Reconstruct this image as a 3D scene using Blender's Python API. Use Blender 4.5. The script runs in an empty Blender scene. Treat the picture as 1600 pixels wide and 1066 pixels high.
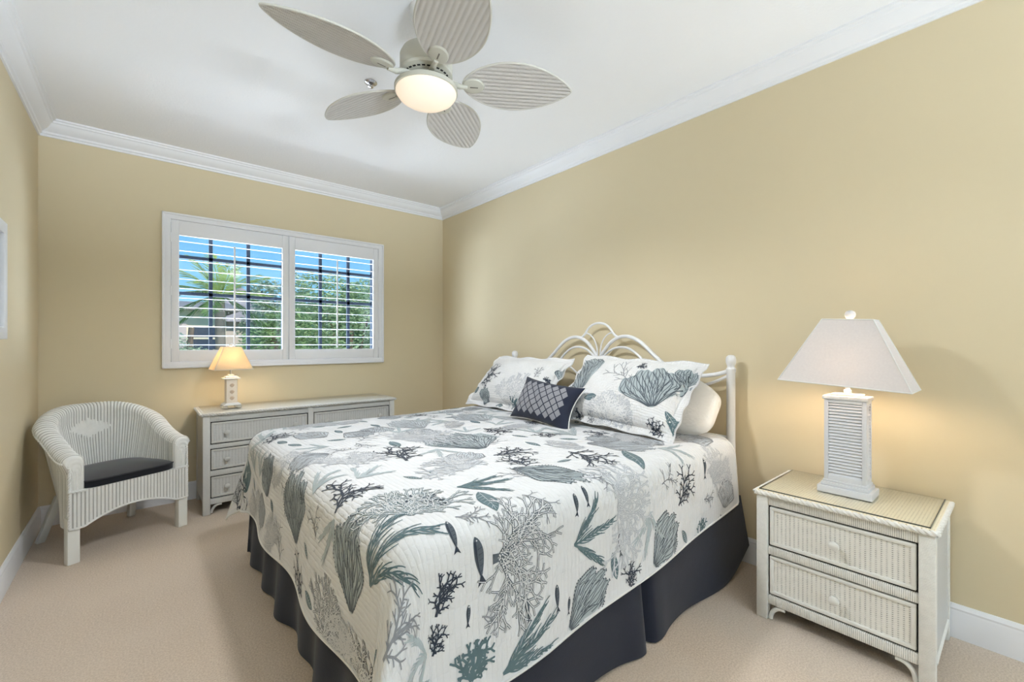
import bpy, bmesh, math, random
import numpy as np
from mathutils import Vector, Matrix

PI = math.pi
scene = bpy.context.scene
COL = scene.collection

# ------------------------------------------------------------------ camera
cam_d = bpy.data.cameras.new('camera')
cam_d.sensor_width = 36.0
cam_d.lens = 682.99 / 1600 * 36
cam_d.shift_y = 3.8 / 1600
cam_d.clip_start = 0.02
cam_d.clip_end = 300
cam = bpy.data.objects.new('camera', cam_d)
COL.objects.link(cam)
cam.location = (0, 0, 1.2357)
cam.rotation_euler = (PI / 2, 0, -math.radians(40.4008))
scene.camera = cam

# ------------------------------------------------------------------ world, sun, daylight, fill lamps, exposure
world = bpy.data.worlds.new('sky')
scene.world = world
world.use_nodes = True
wn = world.node_tree.nodes
wl = world.node_tree.links
wn.clear()
w_out = wn.new('ShaderNodeOutputWorld')
w_bg = wn.new('ShaderNodeBackground')
w_tc = wn.new('ShaderNodeTexCoord')
w_sep = wn.new('ShaderNodeSeparateXYZ')
w_ramp = wn.new('ShaderNodeValToRGB')
w_ramp.color_ramp.elements[0].position = 0.0
w_ramp.color_ramp.elements[0].color = (0.50, 0.78, 0.96, 1)
w_ramp.color_ramp.elements[1].position = 0.30
w_ramp.color_ramp.elements[1].color = (0.085, 0.36, 0.78, 1)
e_ = w_ramp.color_ramp.elements.new(0.10)
e_.color = (0.26, 0.60, 0.90, 1)
wl.new(w_tc.outputs['Generated'], w_sep.inputs[0])
wl.new(w_sep.outputs['Z'], w_ramp.inputs[0])
wl.new(w_ramp.outputs[0], w_bg.inputs[0])
w_bg.inputs[1].default_value = 0.85
wl.new(w_bg.outputs[0], w_out.inputs[0])

def lamp(name, kind, loc, energy, color, rot=None, **kw):
    d = bpy.data.lights.new(name, kind)
    d.energy = energy
    d.color = color
    for k, v in kw.items():
        setattr(d, k, v)
    o = bpy.data.objects.new(name, d)
    COL.objects.link(o)
    o.location = loc
    if rot is not None:
        o.rotation_euler = rot
    return o

def aim(o, target):
    o.rotation_euler = (Vector(target) - Vector(o.location)).to_track_quat('-Z', 'Y').to_euler()

sun = lamp('sun', 'SUN', (8, -10, 11), 3.4, (1.0, 0.95, 0.86), angle=0.01)
aim(sun, (0, 0.6, 0))
# daylight: the bright sky over the trees falling in at the back window
sky_back = lamp('daylight_back_window', 'AREA', (1.0, 6.3, 4.4), 100, (0.66, 0.82, 1.0), shape='RECTANGLE', size=3.4, size_y=2.4)
aim(sky_back, (1.0, 4.3, 1.65))
sky_west = lamp('daylight_back_window_left', 'AREA', (-2.2, 6.0, 0.7), 560, (0.74, 0.86, 1.0), shape='RECTANGLE', size=2.4, size_y=2.0)
aim(sky_west, (2.6, 3.5, 2.0))
sky_east = lamp('daylight_back_window_right', 'AREA', (4.9, 6.3, 0.7), 420, (0.74, 0.86, 1.0), shape='RECTANGLE', size=2.4, size_y=2.0)
aim(sky_east, (-0.5, 3.4, 1.9))
lawn = lamp('ceiling_fill_back_window', 'AREA', (1.0, 6.4, -0.6), 500, (0.78, 0.88, 1.0), shape='RECTANGLE', size=3.4, size_y=1.6)  # added lamp, sends light up through the back window to lift the ceiling
aim(lawn, (1.0, 4.3, 1.65))
fill_front = lamp('fill_front_window', 'AREA', (0.95, -3.50, 1.45), 1, (0.81, 0.89, 1.0), shape='RECTANGLE', size=2.6, size_y=1.9)  # fill lamp added outside the unseen front window to brighten the room
aim(fill_front, (0.95, 4.0, 1.2))
# added fill lamps outside the front window, aimed up to brighten the ceiling
ceiling_fill = lamp('ceiling_fill_front_window', 'AREA', (0.95, -4.0, -0.2), 330, (0.71, 0.85, 1.0), shape='RECTANGLE', size=2.4, size_y=0.8)
aim(ceiling_fill, (1.0, -1.6, 2.74))
ceiling_fill_far = lamp('ceiling_fill_further_out', 'AREA', (0.95, -8.0, -0.72), 620, (0.76, 0.87, 1.0), shape='RECTANGLE', size=2.6, size_y=0.8)
aim(ceiling_fill_far, (1.0, 2.2, 2.74))

scene.view_settings.view_transform = 'Standard'
scene.view_settings.look = 'None'
scene.view_settings.gamma = 1.0
scene.view_settings.use_curve_mapping = False
scene.view_settings.exposure = 0.48

# ------------------------------------------------------------------ helpers
def thing(name, label, cat, loc=(0, 0, 0), rotz=0.0, group=None):
    o = bpy.data.objects.new(name, None)
    o.empty_display_size = 0.1
    COL.objects.link(o)
    o.location = loc
    o.rotation_euler = (0, 0, rotz)
    return tag(o, label, cat, group)

def tag(o, label, cat, group=None):
    o['label'] = label
    o['category'] = cat
    if group:
        o['group'] = group
    return o

def obj(name, bm, mats, parent=None, smooth=35, label=None):
    me = bpy.data.meshes.new(name)
    if isinstance(bm, bmesh.types.BMesh):
        bmesh.ops.recalc_face_normals(bm, faces=bm.faces)
        bm.to_mesh(me)
        bm.free()
    else:
        v, f, mi, uv = bm
        me.from_pydata(v, [], f)
        if mi is not None:
            me.polygons.foreach_set('material_index', mi)
        if uv is not None:
            lay = me.uv_layers.new(name='cloth')
            li = np.empty(len(me.loops), int)
            me.loops.foreach_get('vertex_index', li)
            lay.data.foreach_set('uv', np.asarray(uv, np.float32)[li].ravel())
    if not isinstance(mats, (list, tuple)):
        mats = [mats]
    for m in mats:
        me.materials.append(m)
    if smooth:
        me.shade_smooth()
        if smooth < 180:
            me.set_sharp_from_angle(angle=math.radians(smooth))
    me.update()
    o = bpy.data.objects.new(name, me)
    COL.objects.link(o)
    if parent is not None:
        o.parent = parent
    if label:
        o['label'] = label
    return o

def struct(name, bm, mats, parent=None, smooth=35):
    o = obj(name, bm, mats, parent, smooth)
    if parent is None:
        o['kind'] = 'structure'
    return o

def B():
    return bmesh.new()

def box(bm, x0, x1, y0, y1, z0, z1, bev=0.0, seg=2, mat=0, M=None):
    r = bmesh.ops.create_cube(bm, size=1.0)
    vs = r['verts']
    for v in vs:
        v.co = Vector(((x0 + x1) / 2 + v.co.x * (x1 - x0), (y0 + y1) / 2 + v.co.y * (y1 - y0), (z0 + z1) / 2 + v.co.z * (z1 - z0)))
    fs = set(f for v in vs for f in v.link_faces)
    if bev > 0:
        es = list(set(e for v in vs for e in v.link_edges))
        rr = bmesh.ops.bevel(bm, geom=es, offset=bev, segments=seg, profile=0.5, affect='EDGES')
        fs = set(f for f in rr['faces']) | set(f for f in fs if f.is_valid)
        vs = list(set(v for f in fs for v in f.verts))
    for f in fs:
        f.material_index = mat
    if M is not None:
        for v in vs:
            v.co = M @ v.co
    return vs

def frames(P):
    n = len(P)
    T = [(P[min(i + 1, n - 1)] - P[max(i - 1, 0)]).normalized() for i in range(n)]
    up = Vector((0, 0, 1)) if abs(T[0].z) < 0.9 else Vector((1, 0, 0))
    N = [(up - T[0] * up.dot(T[0])).normalized()]
    for i in range(1, n):
        q = N[-1] - T[i] * N[-1].dot(T[i])
        N.append(q.normalized() if q.length > 1e-6 else N[-1])
    return T, N

def tube(bm, pts, r, n=8, cap=True, mat=0, closed=False):
    P = [Vector(p) for p in pts]
    T, N = frames(P)
    rr = r if hasattr(r, '__len__') else [r] * len(P)
    rings = []
    for p, t, nn, q in zip(P, T, N, rr):
        b = t.cross(nn)
        rings.append([bm.verts.new(p + (nn * math.cos(2 * PI * k / n) + b * math.sin(2 * PI * k / n)) * q) for k in range(n)])
    m = len(rings)
    for i in range(m if closed else m - 1):
        a, b = rings[i], rings[(i + 1) % m]
        for k in range(n):
            f = bm.faces.new((a[k], a[(k + 1) % n], b[(k + 1) % n], b[k]))
            f.material_index = mat
    if cap and not closed:
        bm.faces.new(rings[0][::-1]).material_index = mat
        bm.faces.new(rings[-1]).material_index = mat

def smooth_path(pts, k=6):
    """Catmull-Rom through the points"""
    P = np.array(pts, float)
    Q = np.vstack([2 * P[0] - P[1], P, 2 * P[-1] - P[-2]])
    out = []
    for i in range(1, len(Q) - 2):
        for t in np.linspace(0, 1, k, endpoint=False):
            out.append(0.5 * (2 * Q[i] + (Q[i + 1] - Q[i - 1]) * t + (2 * Q[i - 1] - 5 * Q[i] + 4 * Q[i + 1] - Q[i + 2]) * t * t + (3 * Q[i] - Q[i - 1] - 3 * Q[i + 1] + Q[i + 2]) * t ** 3))
    out.append(P[-1])
    return [tuple(p) for p in out]

def lathe(bm, prof, c=(0, 0, 0), n=32, mat=0, cap=True, axis='Z', sq=None):
    rings = []
    for r, z in prof:
        ring = []
        for k in range(n):
            a = 2 * PI * k / n
            x, y = r * math.cos(a), r * math.sin(a)
            p = (x, y, z) if axis == 'Z' else ((z, x, y) if axis == 'X' else (x, z, y))
            ring.append(bm.verts.new((c[0] + p[0], c[1] + p[1], c[2] + p[2])))
        rings.append(ring)
    for a, b in zip(rings[:-1], rings[1:]):
        for k in range(n):
            bm.faces.new((a[k], a[(k + 1) % n], b[(k + 1) % n], b[k])).material_index = mat
    if cap:
        bm.faces.new(rings[0][::-1]).material_index = mat
        bm.faces.new(rings[-1]).material_index = mat
    return rings

def prism(bm, poly, axis, a0, a1, mat=0):
    """a 2D outline pushed along an axis; poly is in the two other axes, in order"""
    def mk(p, a):
        return {'X': (a, p[0], p[1]), 'Y': (p[0], a, p[1]), 'Z': (p[0], p[1], a)}[axis]
    A = [bm.verts.new(mk(p, a0)) for p in poly]
    Bv = [bm.verts.new(mk(p, a1)) for p in poly]
    n = len(poly)
    bm.faces.new(A).material_index = mat
    bm.faces.new(Bv[::-1]).material_index = mat
    for i in range(n):
        bm.faces.new((A[i], Bv[i], Bv[(i + 1) % n], A[(i + 1) % n])).material_index = mat

def frustum(bm, c, h0, h1, z0, z1, mat=0, cap=True):
    a = [bm.verts.new((c[0] + sx * h0[0], c[1] + sy * h0[1], z0)) for sx, sy in ((-1, -1), (1, -1), (1, 1), (-1, 1))]
    b = [bm.verts.new((c[0] + sx * h1[0], c[1] + sy * h1[1], z1)) for sx, sy in ((-1, -1), (1, -1), (1, 1), (-1, 1))]
    for i in range(4):
        bm.faces.new((a[i], a[(i + 1) % 4], b[(i + 1) % 4], b[i])).material_index = mat
    if cap:
        bm.faces.new(a[::-1]); bm.faces.new(b)
    return a + b

def grid_faces(nu, nv, base=0, wrap_u=False):
    i, j = np.meshgrid(np.arange(nu if wrap_u else nu - 1), np.arange(nv - 1), indexing='ij')
    i2 = (i + 1) % nu
    return (np.stack([i * nv + j, i2 * nv + j, i2 * nv + j + 1, i * nv + j + 1], -1).reshape(-1, 4) + base)

def rope(bm, p0, p1, R, r, pitch, strands=2, n=6, mat=0):
    p0, p1 = Vector(p0), Vector(p1)
    L = (p1 - p0).length
    t = (p1 - p0) / L
    up = Vector((0, 0, 1)) if abs(t.z) < 0.9 else Vector((1, 0, 0))
    a = t.cross(up).normalized()
    b = t.cross(a)
    m = max(8, int(L / pitch * 10))
    for s in range(strands):
        tube(bm, [p0 + t * (L * k / m) + (a * math.cos(2 * PI * (k * L / m / pitch + s / strands)) + b * math.sin(2 * PI * (k * L / m / pitch + s / strands))) * R for k in range(m + 1)], r, n, True, mat)

# ------------------------------------------------------------------ materials
def srgb(r, g, b):
    return tuple((c / 255 / 12.92) if c / 255 <= 0.04045 else ((c / 255 + 0.055) / 1.055) ** 2.4 for c in (r, g, b)) + (1,)

class NT:
    def __init__(s, name):
        s.m = bpy.data.materials.new(name)
        s.m.use_nodes = True
        s.t = s.m.node_tree
        s.t.nodes.clear()
        s.out = s.n('ShaderNodeOutputMaterial')
        s.b = s.n('ShaderNodeBsdfPrincipled')
        s.l(s.b.outputs[0], s.out.inputs[0])
        s.b.inputs['Roughness'].default_value = 0.6
    def n(s, k, **kw):
        o = s.t.nodes.new(k)
        for a, v in kw.items():
            setattr(o, a, v)
        return o
    def l(s, a, b):
        s.t.links.new(a, b)
    def val(s, x, sock):
        if isinstance(x, (int, float)):
            sock.default_value = x
        else:
            s.l(x, sock)
    def math(s, op, a, b=0.0, c=None):
        o = s.n('ShaderNodeMath', operation=op)
        s.val(a, o.inputs[0]); s.val(b, o.inputs[1])
        if c is not None:
            s.val(c, o.inputs[2])
        return o.outputs[0]
    def coords(s, kind='Object'):
        tc = s.n('ShaderNodeTexCoord')
        return tc.outputs[kind]
    def xyz(s, vec):
        o = s.n('ShaderNodeSeparateXYZ')
        s.l(vec, o.inputs[0])
        return o.outputs
    def noise(s, vec, scale, detail=2.0, rough=0.5):
        o = s.n('ShaderNodeTexNoise')
        s.l(vec, o.inputs['Vector'])
        o.inputs['Scale'].default_value = scale
        o.inputs['Detail'].default_value = detail
        o.inputs['Roughness'].default_value = rough
        return o.outputs['Fac']
    def mix(s, f, a, b):
        o = s.n('ShaderNodeMix', data_type='RGBA')
        s.val(f, o.inputs[0])
        for x, k in ((a, 6), (b, 7)):
            if isinstance(x, tuple):
                o.inputs[k].default_value = x
            else:
                s.l(x, o.inputs[k])
        return o.outputs[2]
    def ramp(s, f, lo, hi, a=0.0, b=1.0):
        o = s.n('ShaderNodeMapRange')
        s.val(f, o.inputs[0])
        o.inputs[1].default_value = lo; o.inputs[2].default_value = hi
        o.inputs[3].default_value = a; o.inputs[4].default_value = b
        return o.outputs[0]
    def bump(s, h, strength=0.5, dist=0.01):
        o = s.n('ShaderNodeBump')
        o.inputs['Strength'].default_value = strength
        o.inputs['Distance'].default_value = dist
        s.l(h, o.inputs['Height'])
        s.l(o.outputs[0], s.b.inputs['Normal'])
    def color(s, c):
        if isinstance(c, tuple):
            s.b.inputs['Base Color'].default_value = c
        else:
            s.l(c, s.b.inputs['Base Color'])
    def set(s, **kw):
        for k, v in kw.items():
            s.b.inputs[k.replace('_', ' ')].default_value = v
        return s

def plain(name, rgb, rough=0.6, var=0.04, scale=6.0, bump=None, spec=None, metal=0.0):
    """paint, metal or cloth: a base colour with a slight mottling and, if asked, a fine relief"""
    k = NT(name)
    v = k.coords()
    c = srgb(*rgb)
    d = tuple(x * (1 - var * 2) for x in c[:3]) + (1,)
    k.color(k.mix(k.noise(v, scale, 3), d, c))
    k.set(Roughness=rough, Metallic=metal)
    if spec is not None:
        k.b.inputs['Specular IOR Level'].default_value = spec
    if bump:
        k.bump(k.noise(v, bump[0], 3, 0.6), bump[1], bump[2])
    return k.m

def carpet_mat():
    k = NT('carpet')
    v = k.coords()
    big = k.noise(v, 1.6, 3, 0.55)
    mid = k.noise(v, 150, 3, 0.65)
    fine = k.noise(v, 420, 2, 0.7)
    a = k.mix(k.ramp(big, 0.35, 0.65), srgb(214, 193, 171), srgb(225, 205, 184))
    b = k.mix(k.math('MULTIPLY', k.ramp(fine, 0.3, 0.7), 0.6), a, srgb(160, 137, 115))
    k.color(k.mix(k.math('MULTIPLY', k.ramp(mid, 0.40, 0.60), 0.7), b, srgb(232, 214, 194)))
    k.set(Roughness=0.97)
    k.b.inputs['Specular IOR Level'].default_value = 0.1
    k.b.inputs['Sheen Weight'].default_value = 0.25
    k.bump(k.math('ADD', fine, k.math('MULTIPLY', mid, 0.8)), 0.45, 0.008)
    return k.m

def cords(name, rgb, gap, axis, period, row_axis=None, row=0.004, slit=0.8, spread=0.3, wob=0.0):
    """woven strands: ridges along one axis, with the dark slits between the reeds"""
    k = NT(name)
    v = k.coords()
    p = k.xyz(v)
    u = p[axis]
    if wob:
        u = k.math('ADD', u, k.math('MULTIPLY', k.math('SUBTRACT', k.noise(v, 9, 2), 0.5), wob))
    a = k.math('DIVIDE', u, period)
    ridge = k.math('ABSOLUTE', k.math('SINE', k.math('MULTIPLY', a, PI)))
    h = ridge
    dark = k.ramp(ridge, 0.0, spread, 1.0, 0.0)
    if row_axis is not None:
        par = k.math('MULTIPLY', k.math('MODULO', k.math('ABSOLUTE', k.math('FLOOR', k.math('ADD', a, 0.5))), 2.0), 0.5)
        b = k.math('ADD', k.math('DIVIDE', p[row_axis], row), par)
        wv = k.math('ABSOLUTE', k.math('SINE', k.math('MULTIPLY', b, PI)))
        dark = k.math('MULTIPLY', dark, k.ramp(wv, 0.2, 0.75, 1.0, 0.05))
        h = k.math('ADD', k.math('MULTIPLY', ridge, 0.7), k.math('MULTIPLY', wv, 0.45))
    nz = k.ramp(k.noise(v, 38, 3, 0.6), 0.35, 0.6)
    dark = k.math('MULTIPLY', k.math('MULTIPLY', dark, slit), k.math('ADD', 0.35, k.math('MULTIPLY', nz, 0.65)))
    k.color(k.mix(dark, srgb(*rgb), srgb(*gap)))
    k.set(Roughness=0.5)
    k.bump(h, 0.55, period * 0.25)
    return k.m

def glass_mat(name, tint=(0.985, 0.99, 0.986, 1), gloss=0.09):
    k = NT(name)
    t = k.n('ShaderNodeBsdfTransparent'); t.inputs[0].default_value = tint
    g = k.n('ShaderNodeBsdfGlossy'); g.inputs['Roughness'].default_value = 0.02
    fr = k.n('ShaderNodeFresnel'); fr.inputs[0].default_value = 1.45
    mx = k.n('ShaderNodeMixShader')
    geo = k.n('ShaderNodeNewGeometry')
    k.l(k.math('MULTIPLY', fr.outputs[0], k.math('SUBTRACT', 1.0, geo.outputs['Backfacing'])), mx.inputs[0])
    k.l(t.outputs[0], mx.inputs[1]); k.l(g.outputs[0], mx.inputs[2])
    k.l(mx.outputs[0], k.out.inputs[0])
    return k.m

def shade_mat(name, rgb, trans=0.5):
    k = NT(name)
    v = k.coords()
    c = k.mix(k.noise(v, 120, 2), srgb(*rgb), srgb(*[int(x * 0.96) for x in rgb]))
    d = k.n('ShaderNodeBsdfDiffuse'); t = k.n('ShaderNodeBsdfTranslucent')
    k.l(c, d.inputs[0]); k.l(c, t.inputs[0])
    mx = k.n('ShaderNodeMixShader'); mx.inputs[0].default_value = trans
    k.l(d.outputs[0], mx.inputs[1]); k.l(t.outputs[0], mx.inputs[2])
    k.l(mx.outputs[0], k.out.inputs[0])
    return k.m

def cloth_mat(name, rgb, mode='quilt', bs=0.5):
    """bed linen, its relief laid out in cloth coordinates"""
    k = NT(name)
    v = k.coords('UV')
    p = k.xyz(v)
    wob = k.math('MULTIPLY', k.math('SUBTRACT', k.noise(v, 22, 2), 0.5), 0.012)
    if mode == 'quilt':
        a = k.math('ABSOLUTE', k.math('SINE', k.math('MULTIPLY', k.math('ADD', p[0], wob), PI / 0.019)))
        b = k.math('ABSOLUTE', k.math('SINE', k.math('MULTIPLY', k.math('ADD', p[1], wob), PI / 0.052)))
        h = k.math('ADD', k.math('POWER', a, 0.5), k.math('MULTIPLY', k.math('POWER', b, 0.3), 0.7))
    else:
        a = k.math('ABSOLUTE', k.math('SINE', k.math('MULTIPLY', k.math('ADD', p[0], wob), PI / 0.012)))
        b = k.math('ABSOLUTE', k.math('SINE', k.math('MULTIPLY', k.math('ADD', p[1], wob), PI / 0.014)))
        h = k.math('ADD', k.math('POWER', a, 0.6), k.math('POWER', b, 0.6))
    h = k.math('ADD', h, k.math('MULTIPLY', k.noise(v, 55, 3, 0.6), 1.5))
    k.color(k.mix(k.noise(v, 12, 2), srgb(*rgb), srgb(*[int(x * 0.965) for x in rgb])))
    k.set(Roughness=0.9)
    k.b.inputs['Specular IOR Level'].default_value = 0.15
    k.b.inputs['Sheen Weight'].default_value = 0.15
    k.bump(h, bs, 0.004)
    return k.m

def fabric(name, rgb, bump=(300, 0.25, 0.002), sheen=0.2, var=0.05):
    k = NT(name)
    v = k.coords()
    c = srgb(*rgb)
    k.color(k.mix(k.noise(v, 5, 3), tuple(x * (1 - 2 * var) for x in c[:3]) + (1,), c))
    k.set(Roughness=0.92)
    k.b.inputs['Specular IOR Level'].default_value = 0.15
    k.b.inputs['Sheen Weight'].default_value = sheen
    k.bump(k.math('ADD', k.noise(v, bump[0], 2), k.math('MULTIPLY', k.noise(v, 14, 3), 2.0)), bump[1], bump[2])
    return k.m

def leaf_mat(name, a, b):
    k = NT(name)
    v = k.coords()
    c = k.mix(k.ramp(k.noise(v, 3.5, 3, 0.6), 0.3, 0.7), srgb(*a), srgb(*b))
    d = k.n('ShaderNodeBsdfDiffuse'); t = k.n('ShaderNodeBsdfTranslucent')
    k.l(c, d.inputs[0]); k.l(c, t.inputs[0])
    mx = k.n('ShaderNodeMixShader'); mx.inputs[0].default_value = 0.3
    k.l(d.outputs[0], mx.inputs[1]); k.l(t.outputs[0], mx.inputs[2])
    k.l(mx.outputs[0], k.out.inputs[0])
    return k.m

WALL = plain('wall_paint', (222, 207, 174), 0.75, 0.012, 1.5, (220, 0.06, 0.002))
CEIL = plain('ceiling_texture', (246, 246, 248), 0.9, 0.01, 2, (75, 0.28, 0.004))
TRIM = plain('trim_paint', (240, 240, 243), 0.4, 0.01)
CARPET = carpet_mat()
WHITE = plain('white_lacquer', (238, 238, 238), 0.35, 0.015)
LAMPW = plain('lamp_enamel', (216, 217, 221), 0.35, 0.015)
IRON = plain('white_iron', (238, 238, 240), 0.32, 0.02)
LEGP = plain('cream_painted_wood', (240, 239, 232), 0.35, 0.03, 9)
DARKGAP = plain('dark_recess', (40, 38, 36), 0.9)
WEAVE = cords('wicker_drawer_weave', (240, 237, 230), (54, 51, 46), 1, 0.0162, 2, 0.0075, 1.0, 0.75)
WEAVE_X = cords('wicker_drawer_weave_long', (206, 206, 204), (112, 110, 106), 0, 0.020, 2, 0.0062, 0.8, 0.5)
WRAP_Z = cords('reed_wrapped_post', (238, 236, 230), (104, 100, 92), 2, 0.0052, None, 0.004, 0.8, 0.45, 0.006)
WRAP_Y = cords('reed_wrapped_rail', (236, 233, 226), (84, 80, 72), 1, 0.0062, None, 0.004, 0.95, 0.6, 0.004)
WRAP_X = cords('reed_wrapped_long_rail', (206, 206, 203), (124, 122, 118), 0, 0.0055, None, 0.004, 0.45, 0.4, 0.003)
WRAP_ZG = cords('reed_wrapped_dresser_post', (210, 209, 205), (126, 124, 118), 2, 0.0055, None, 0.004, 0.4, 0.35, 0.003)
TOPW = cords('woven_cream_top', (234, 224, 198), (120, 104, 74), 1, 0.0105, 0, 0.0105, 0.85, 0.7)
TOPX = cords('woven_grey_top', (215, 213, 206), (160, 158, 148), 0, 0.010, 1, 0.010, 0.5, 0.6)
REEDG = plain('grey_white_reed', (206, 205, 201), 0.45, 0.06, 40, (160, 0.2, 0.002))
REED = plain('white_reed', (236, 234, 228), 0.45, 0.06, 40, (160, 0.2, 0.002))
CHAIRW = plain('white_wicker_reed', (240, 239, 235), 0.5, 0.07, 26, (420, 0.35, 0.002))
GLASS = glass_mat('clear_glass')
SHADE = shade_mat('white_linen_shade', (234, 227, 224), 0.10)
SHADE2 = shade_mat('cream_linen_shade', (240, 226, 200), 0.5)
QUILT = cloth_mat('white_quilted_cotton', (226, 226, 227), 'quilt', 0.32)
SHAMW = cloth_mat('white_matelasse', (240, 239, 239), 'sham', 0.6)
SHEET = fabric('white_sheet', (242, 236, 228), (60, 0.35, 0.01))
NAVY = fabric('charcoal_navy_cloth', (42, 45, 57))
NAVY2 = fabric('navy_cotton', (46, 50, 66), (420, 0.3, 0.002))
RIB_GROOVE = plain('shaded_wicker_weave', (192, 190, 184), 0.6, 0.08, 60, (420, 0.35, 0.002))  # greyer weave in the rib valleys, with groove shade put into its colour
BLACKC = fabric('black_cushion_cloth', (30, 31, 37), (500, 0.2, 0.0015), 0.35)
DIAMOND = fabric('grey_diamond_cloth', (146, 146, 152), (600, 0.4, 0.002))
PIPE = fabric('white_piping', (232, 230, 226))
INK = [fabric('navy_print', (58, 65, 78)), fabric('teal_print', (96, 118, 124)), fabric('pale_blue_print', (206, 212, 217)), fabric('grey_print', (146, 148, 153)),
       fabric('slate_print', (92, 100, 108)), fabric('pale_teal_print', (180, 190, 193)), fabric('light_grey_print', (184, 188, 195))]
FANM = plain('fan_bisque_enamel', (196, 194, 182), 0.4, 0.02)
BLADE = cords('fan_blade_wicker', (204, 200, 196), (130, 125, 120), 1, 0.021, 0, 0.006, 0.8, 0.75)
NICKEL = plain('brushed_nickel', (214, 210, 202), 0.28, 0.02, 20, None, None, 0.85)
CHROME = plain('polished_chrome', (205, 205, 210), 0.12, 0.02, 20, None, None, 1.0)

# ------------------------------------------------------------------ the room
XL, XR, YB, YF, H = -0.521, 2.620, 4.296, -3.2, 2.74
TH = 0.16
WX0, WX1, WZ0, WZ1 = 0.175, 1.858, 1.085, 2.205         # back window opening
FX0, FX1, FZ0, FZ1 = -0.35, 2.30, 0.45, 2.40            # unseen window added behind the viewer to let fill light in

bm = B(); box(bm, XL - TH, XR + TH, YF - TH, YB + TH, -0.12, 0)
struct('floor', bm, CARPET)
bm = B(); box(bm, XL - TH, XR + TH, YF - TH, YB + TH, H, H + 0.14)
struct('ceiling', bm, CEIL)

def wall_with_hole(x0, x1, y0, y1, hx0, hx1, hz0, hz1):
    bm = B()
    box(bm, x0, hx0, y0, y1, 0, H); box(bm, hx1, x1, y0, y1, 0, H)
    box(bm, hx0, hx1, y0, y1, 0, hz0); box(bm, hx0, hx1, y0, y1, hz1, H)
    bmesh.ops.remove_doubles(bm, verts=bm.verts, dist=1e-5)
    return bm
struct('wall_back', wall_with_hole(XL - TH, XR + TH, YB, YB + TH, WX0, WX1, WZ0, WZ1), WALL)
struct('wall_front', wall_with_hole(XL - TH, XR + TH, YF - TH, YF, FX0, FX1, FZ0, FZ1), WALL)
bm = B(); box(bm, XL - TH, XL, YF, YB, 0, H)
struct('wall_left', bm, WALL)
bm = B(); box(bm, XR, XR + TH, YF, YB, 0, H)
struct('wall_right', bm, WALL)

# crown moulding and baseboards: a profile pushed along each wall (d = out from the wall)
CROWN = [(0, 2.635), (0.010, 2.635), (0.012, 2.648), (0.020, 2.652), (0.024, 2.664), (0.034, 2.672), (0.050, 2.684), (0.062, 2.698),
         (0.070, 2.712), (0.078, 2.716), (0.082, 2.726), (0.092, 2.730), (0.094, 2.74), (0, 2.74)]
BASE = [(0, 0), (0.016, 0), (0.016, 0.108), (0.013, 0.116), (0.014, 0.124), (0.009, 0.134), (0.006, 0.1397), (0, 0.1397)]
for nm, prof in (('trim', CROWN), ('baseboard', BASE)):
    bm = B(); prism(bm, [(YB - d, z) for d, z in prof], 'X', XL, XR)
    struct('trim_1' if nm == 'trim' else 'baseboard_back', bm, TRIM, smooth=25)
    bm = B(); prism(bm, [(XR - d, z) for d, z in prof], 'Y', YF, YB)
    struct('trim_2' if nm == 'trim' else 'baseboard_right', bm, TRIM, smooth=25)
    bm = B(); prism(bm, [(XL + d, z) for d, z in prof], 'Y', YF, YB)
    struct('trim_3' if nm == 'trim' else 'baseboard_left', bm, TRIM, smooth=25)
    bm = B(); prism(bm, [(YF + d, z) for d, z in prof], 'X', XL, XR)
    struct('trim_4' if nm == 'trim' else 'baseboard_front', bm, TRIM, smooth=25)

# back window: reveal, dark aluminium sashes, panes, white surround on the wall
BAR = plain('slate_blue_aluminium', (32, 47, 64), 0.7, 0.02)
win = bpy.data.objects.new('window_1', None); COL.objects.link(win); win['kind'] = 'structure'
bm = B()
for a in ((WX0 - 0.045, WX1 + 0.045, WZ1 - 0.006, WZ1 + 0.040), (WX0 - 0.045, WX1 + 0.045, WZ0 - 0.040, WZ0 + 0.006), (WX0 - 0.045, WX0 + 0.006, WZ0, WZ1), (WX1 - 0.006, WX1 + 0.045, WZ0, WZ1)):
    box(bm, a[0], a[1], YB - 0.022, YB + 0.01, a[2], a[3], 0.003)
for a in ((WX0 - 0.048, WX1 + 0.048, WZ1 + 0.028, WZ1 + 0.043), (WX0 - 0.048, WX1 + 0.048, WZ0 - 0.043, WZ0 - 0.028), (WX0 - 0.048, WX0 - 0.033, WZ0 - 0.043, WZ1 + 0.043), (WX1 + 0.033, WX1 + 0.048, WZ0 - 0.043, WZ1 + 0.043)):
    box(bm, a[0], a[1], YB - 0.034, YB + 0.004, a[2], a[3], 0.004)
struct('window_frame', bm, TRIM, win)
bm = B()
box(bm, WX0, WX0 + 0.004, YB, YB + TH, WZ0, WZ1); box(bm, WX1 - 0.004, WX1, YB, YB + TH, WZ0, WZ1)
box(bm, WX0, WX1, YB, YB + TH, WZ0, WZ0 + 0.004); box(bm, WX0, WX1, YB, YB + TH, WZ1 - 0.004, WZ1)
struct('window_reveal', bm, TRIM, win)
YW = 4.415
bm = B()
for x0, x1 in ((WX0, 1.0165), (1.0165, WX1)):
    box(bm, x0, x0 + 0.03, YW - 0.02, YW + 0.02, WZ0, WZ1); box(bm, x1 - 0.03, x1, YW - 0.02, YW + 0.02, WZ0, WZ1)
    box(bm, x0, x1, YW - 0.02, YW + 0.02, WZ0, WZ0 + 0.035); box(bm, x0, x1, YW - 0.02, YW + 0.02, WZ1 - 0.035, WZ1)
struct('window_sash', bm, BAR, win)
bm = B()
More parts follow.
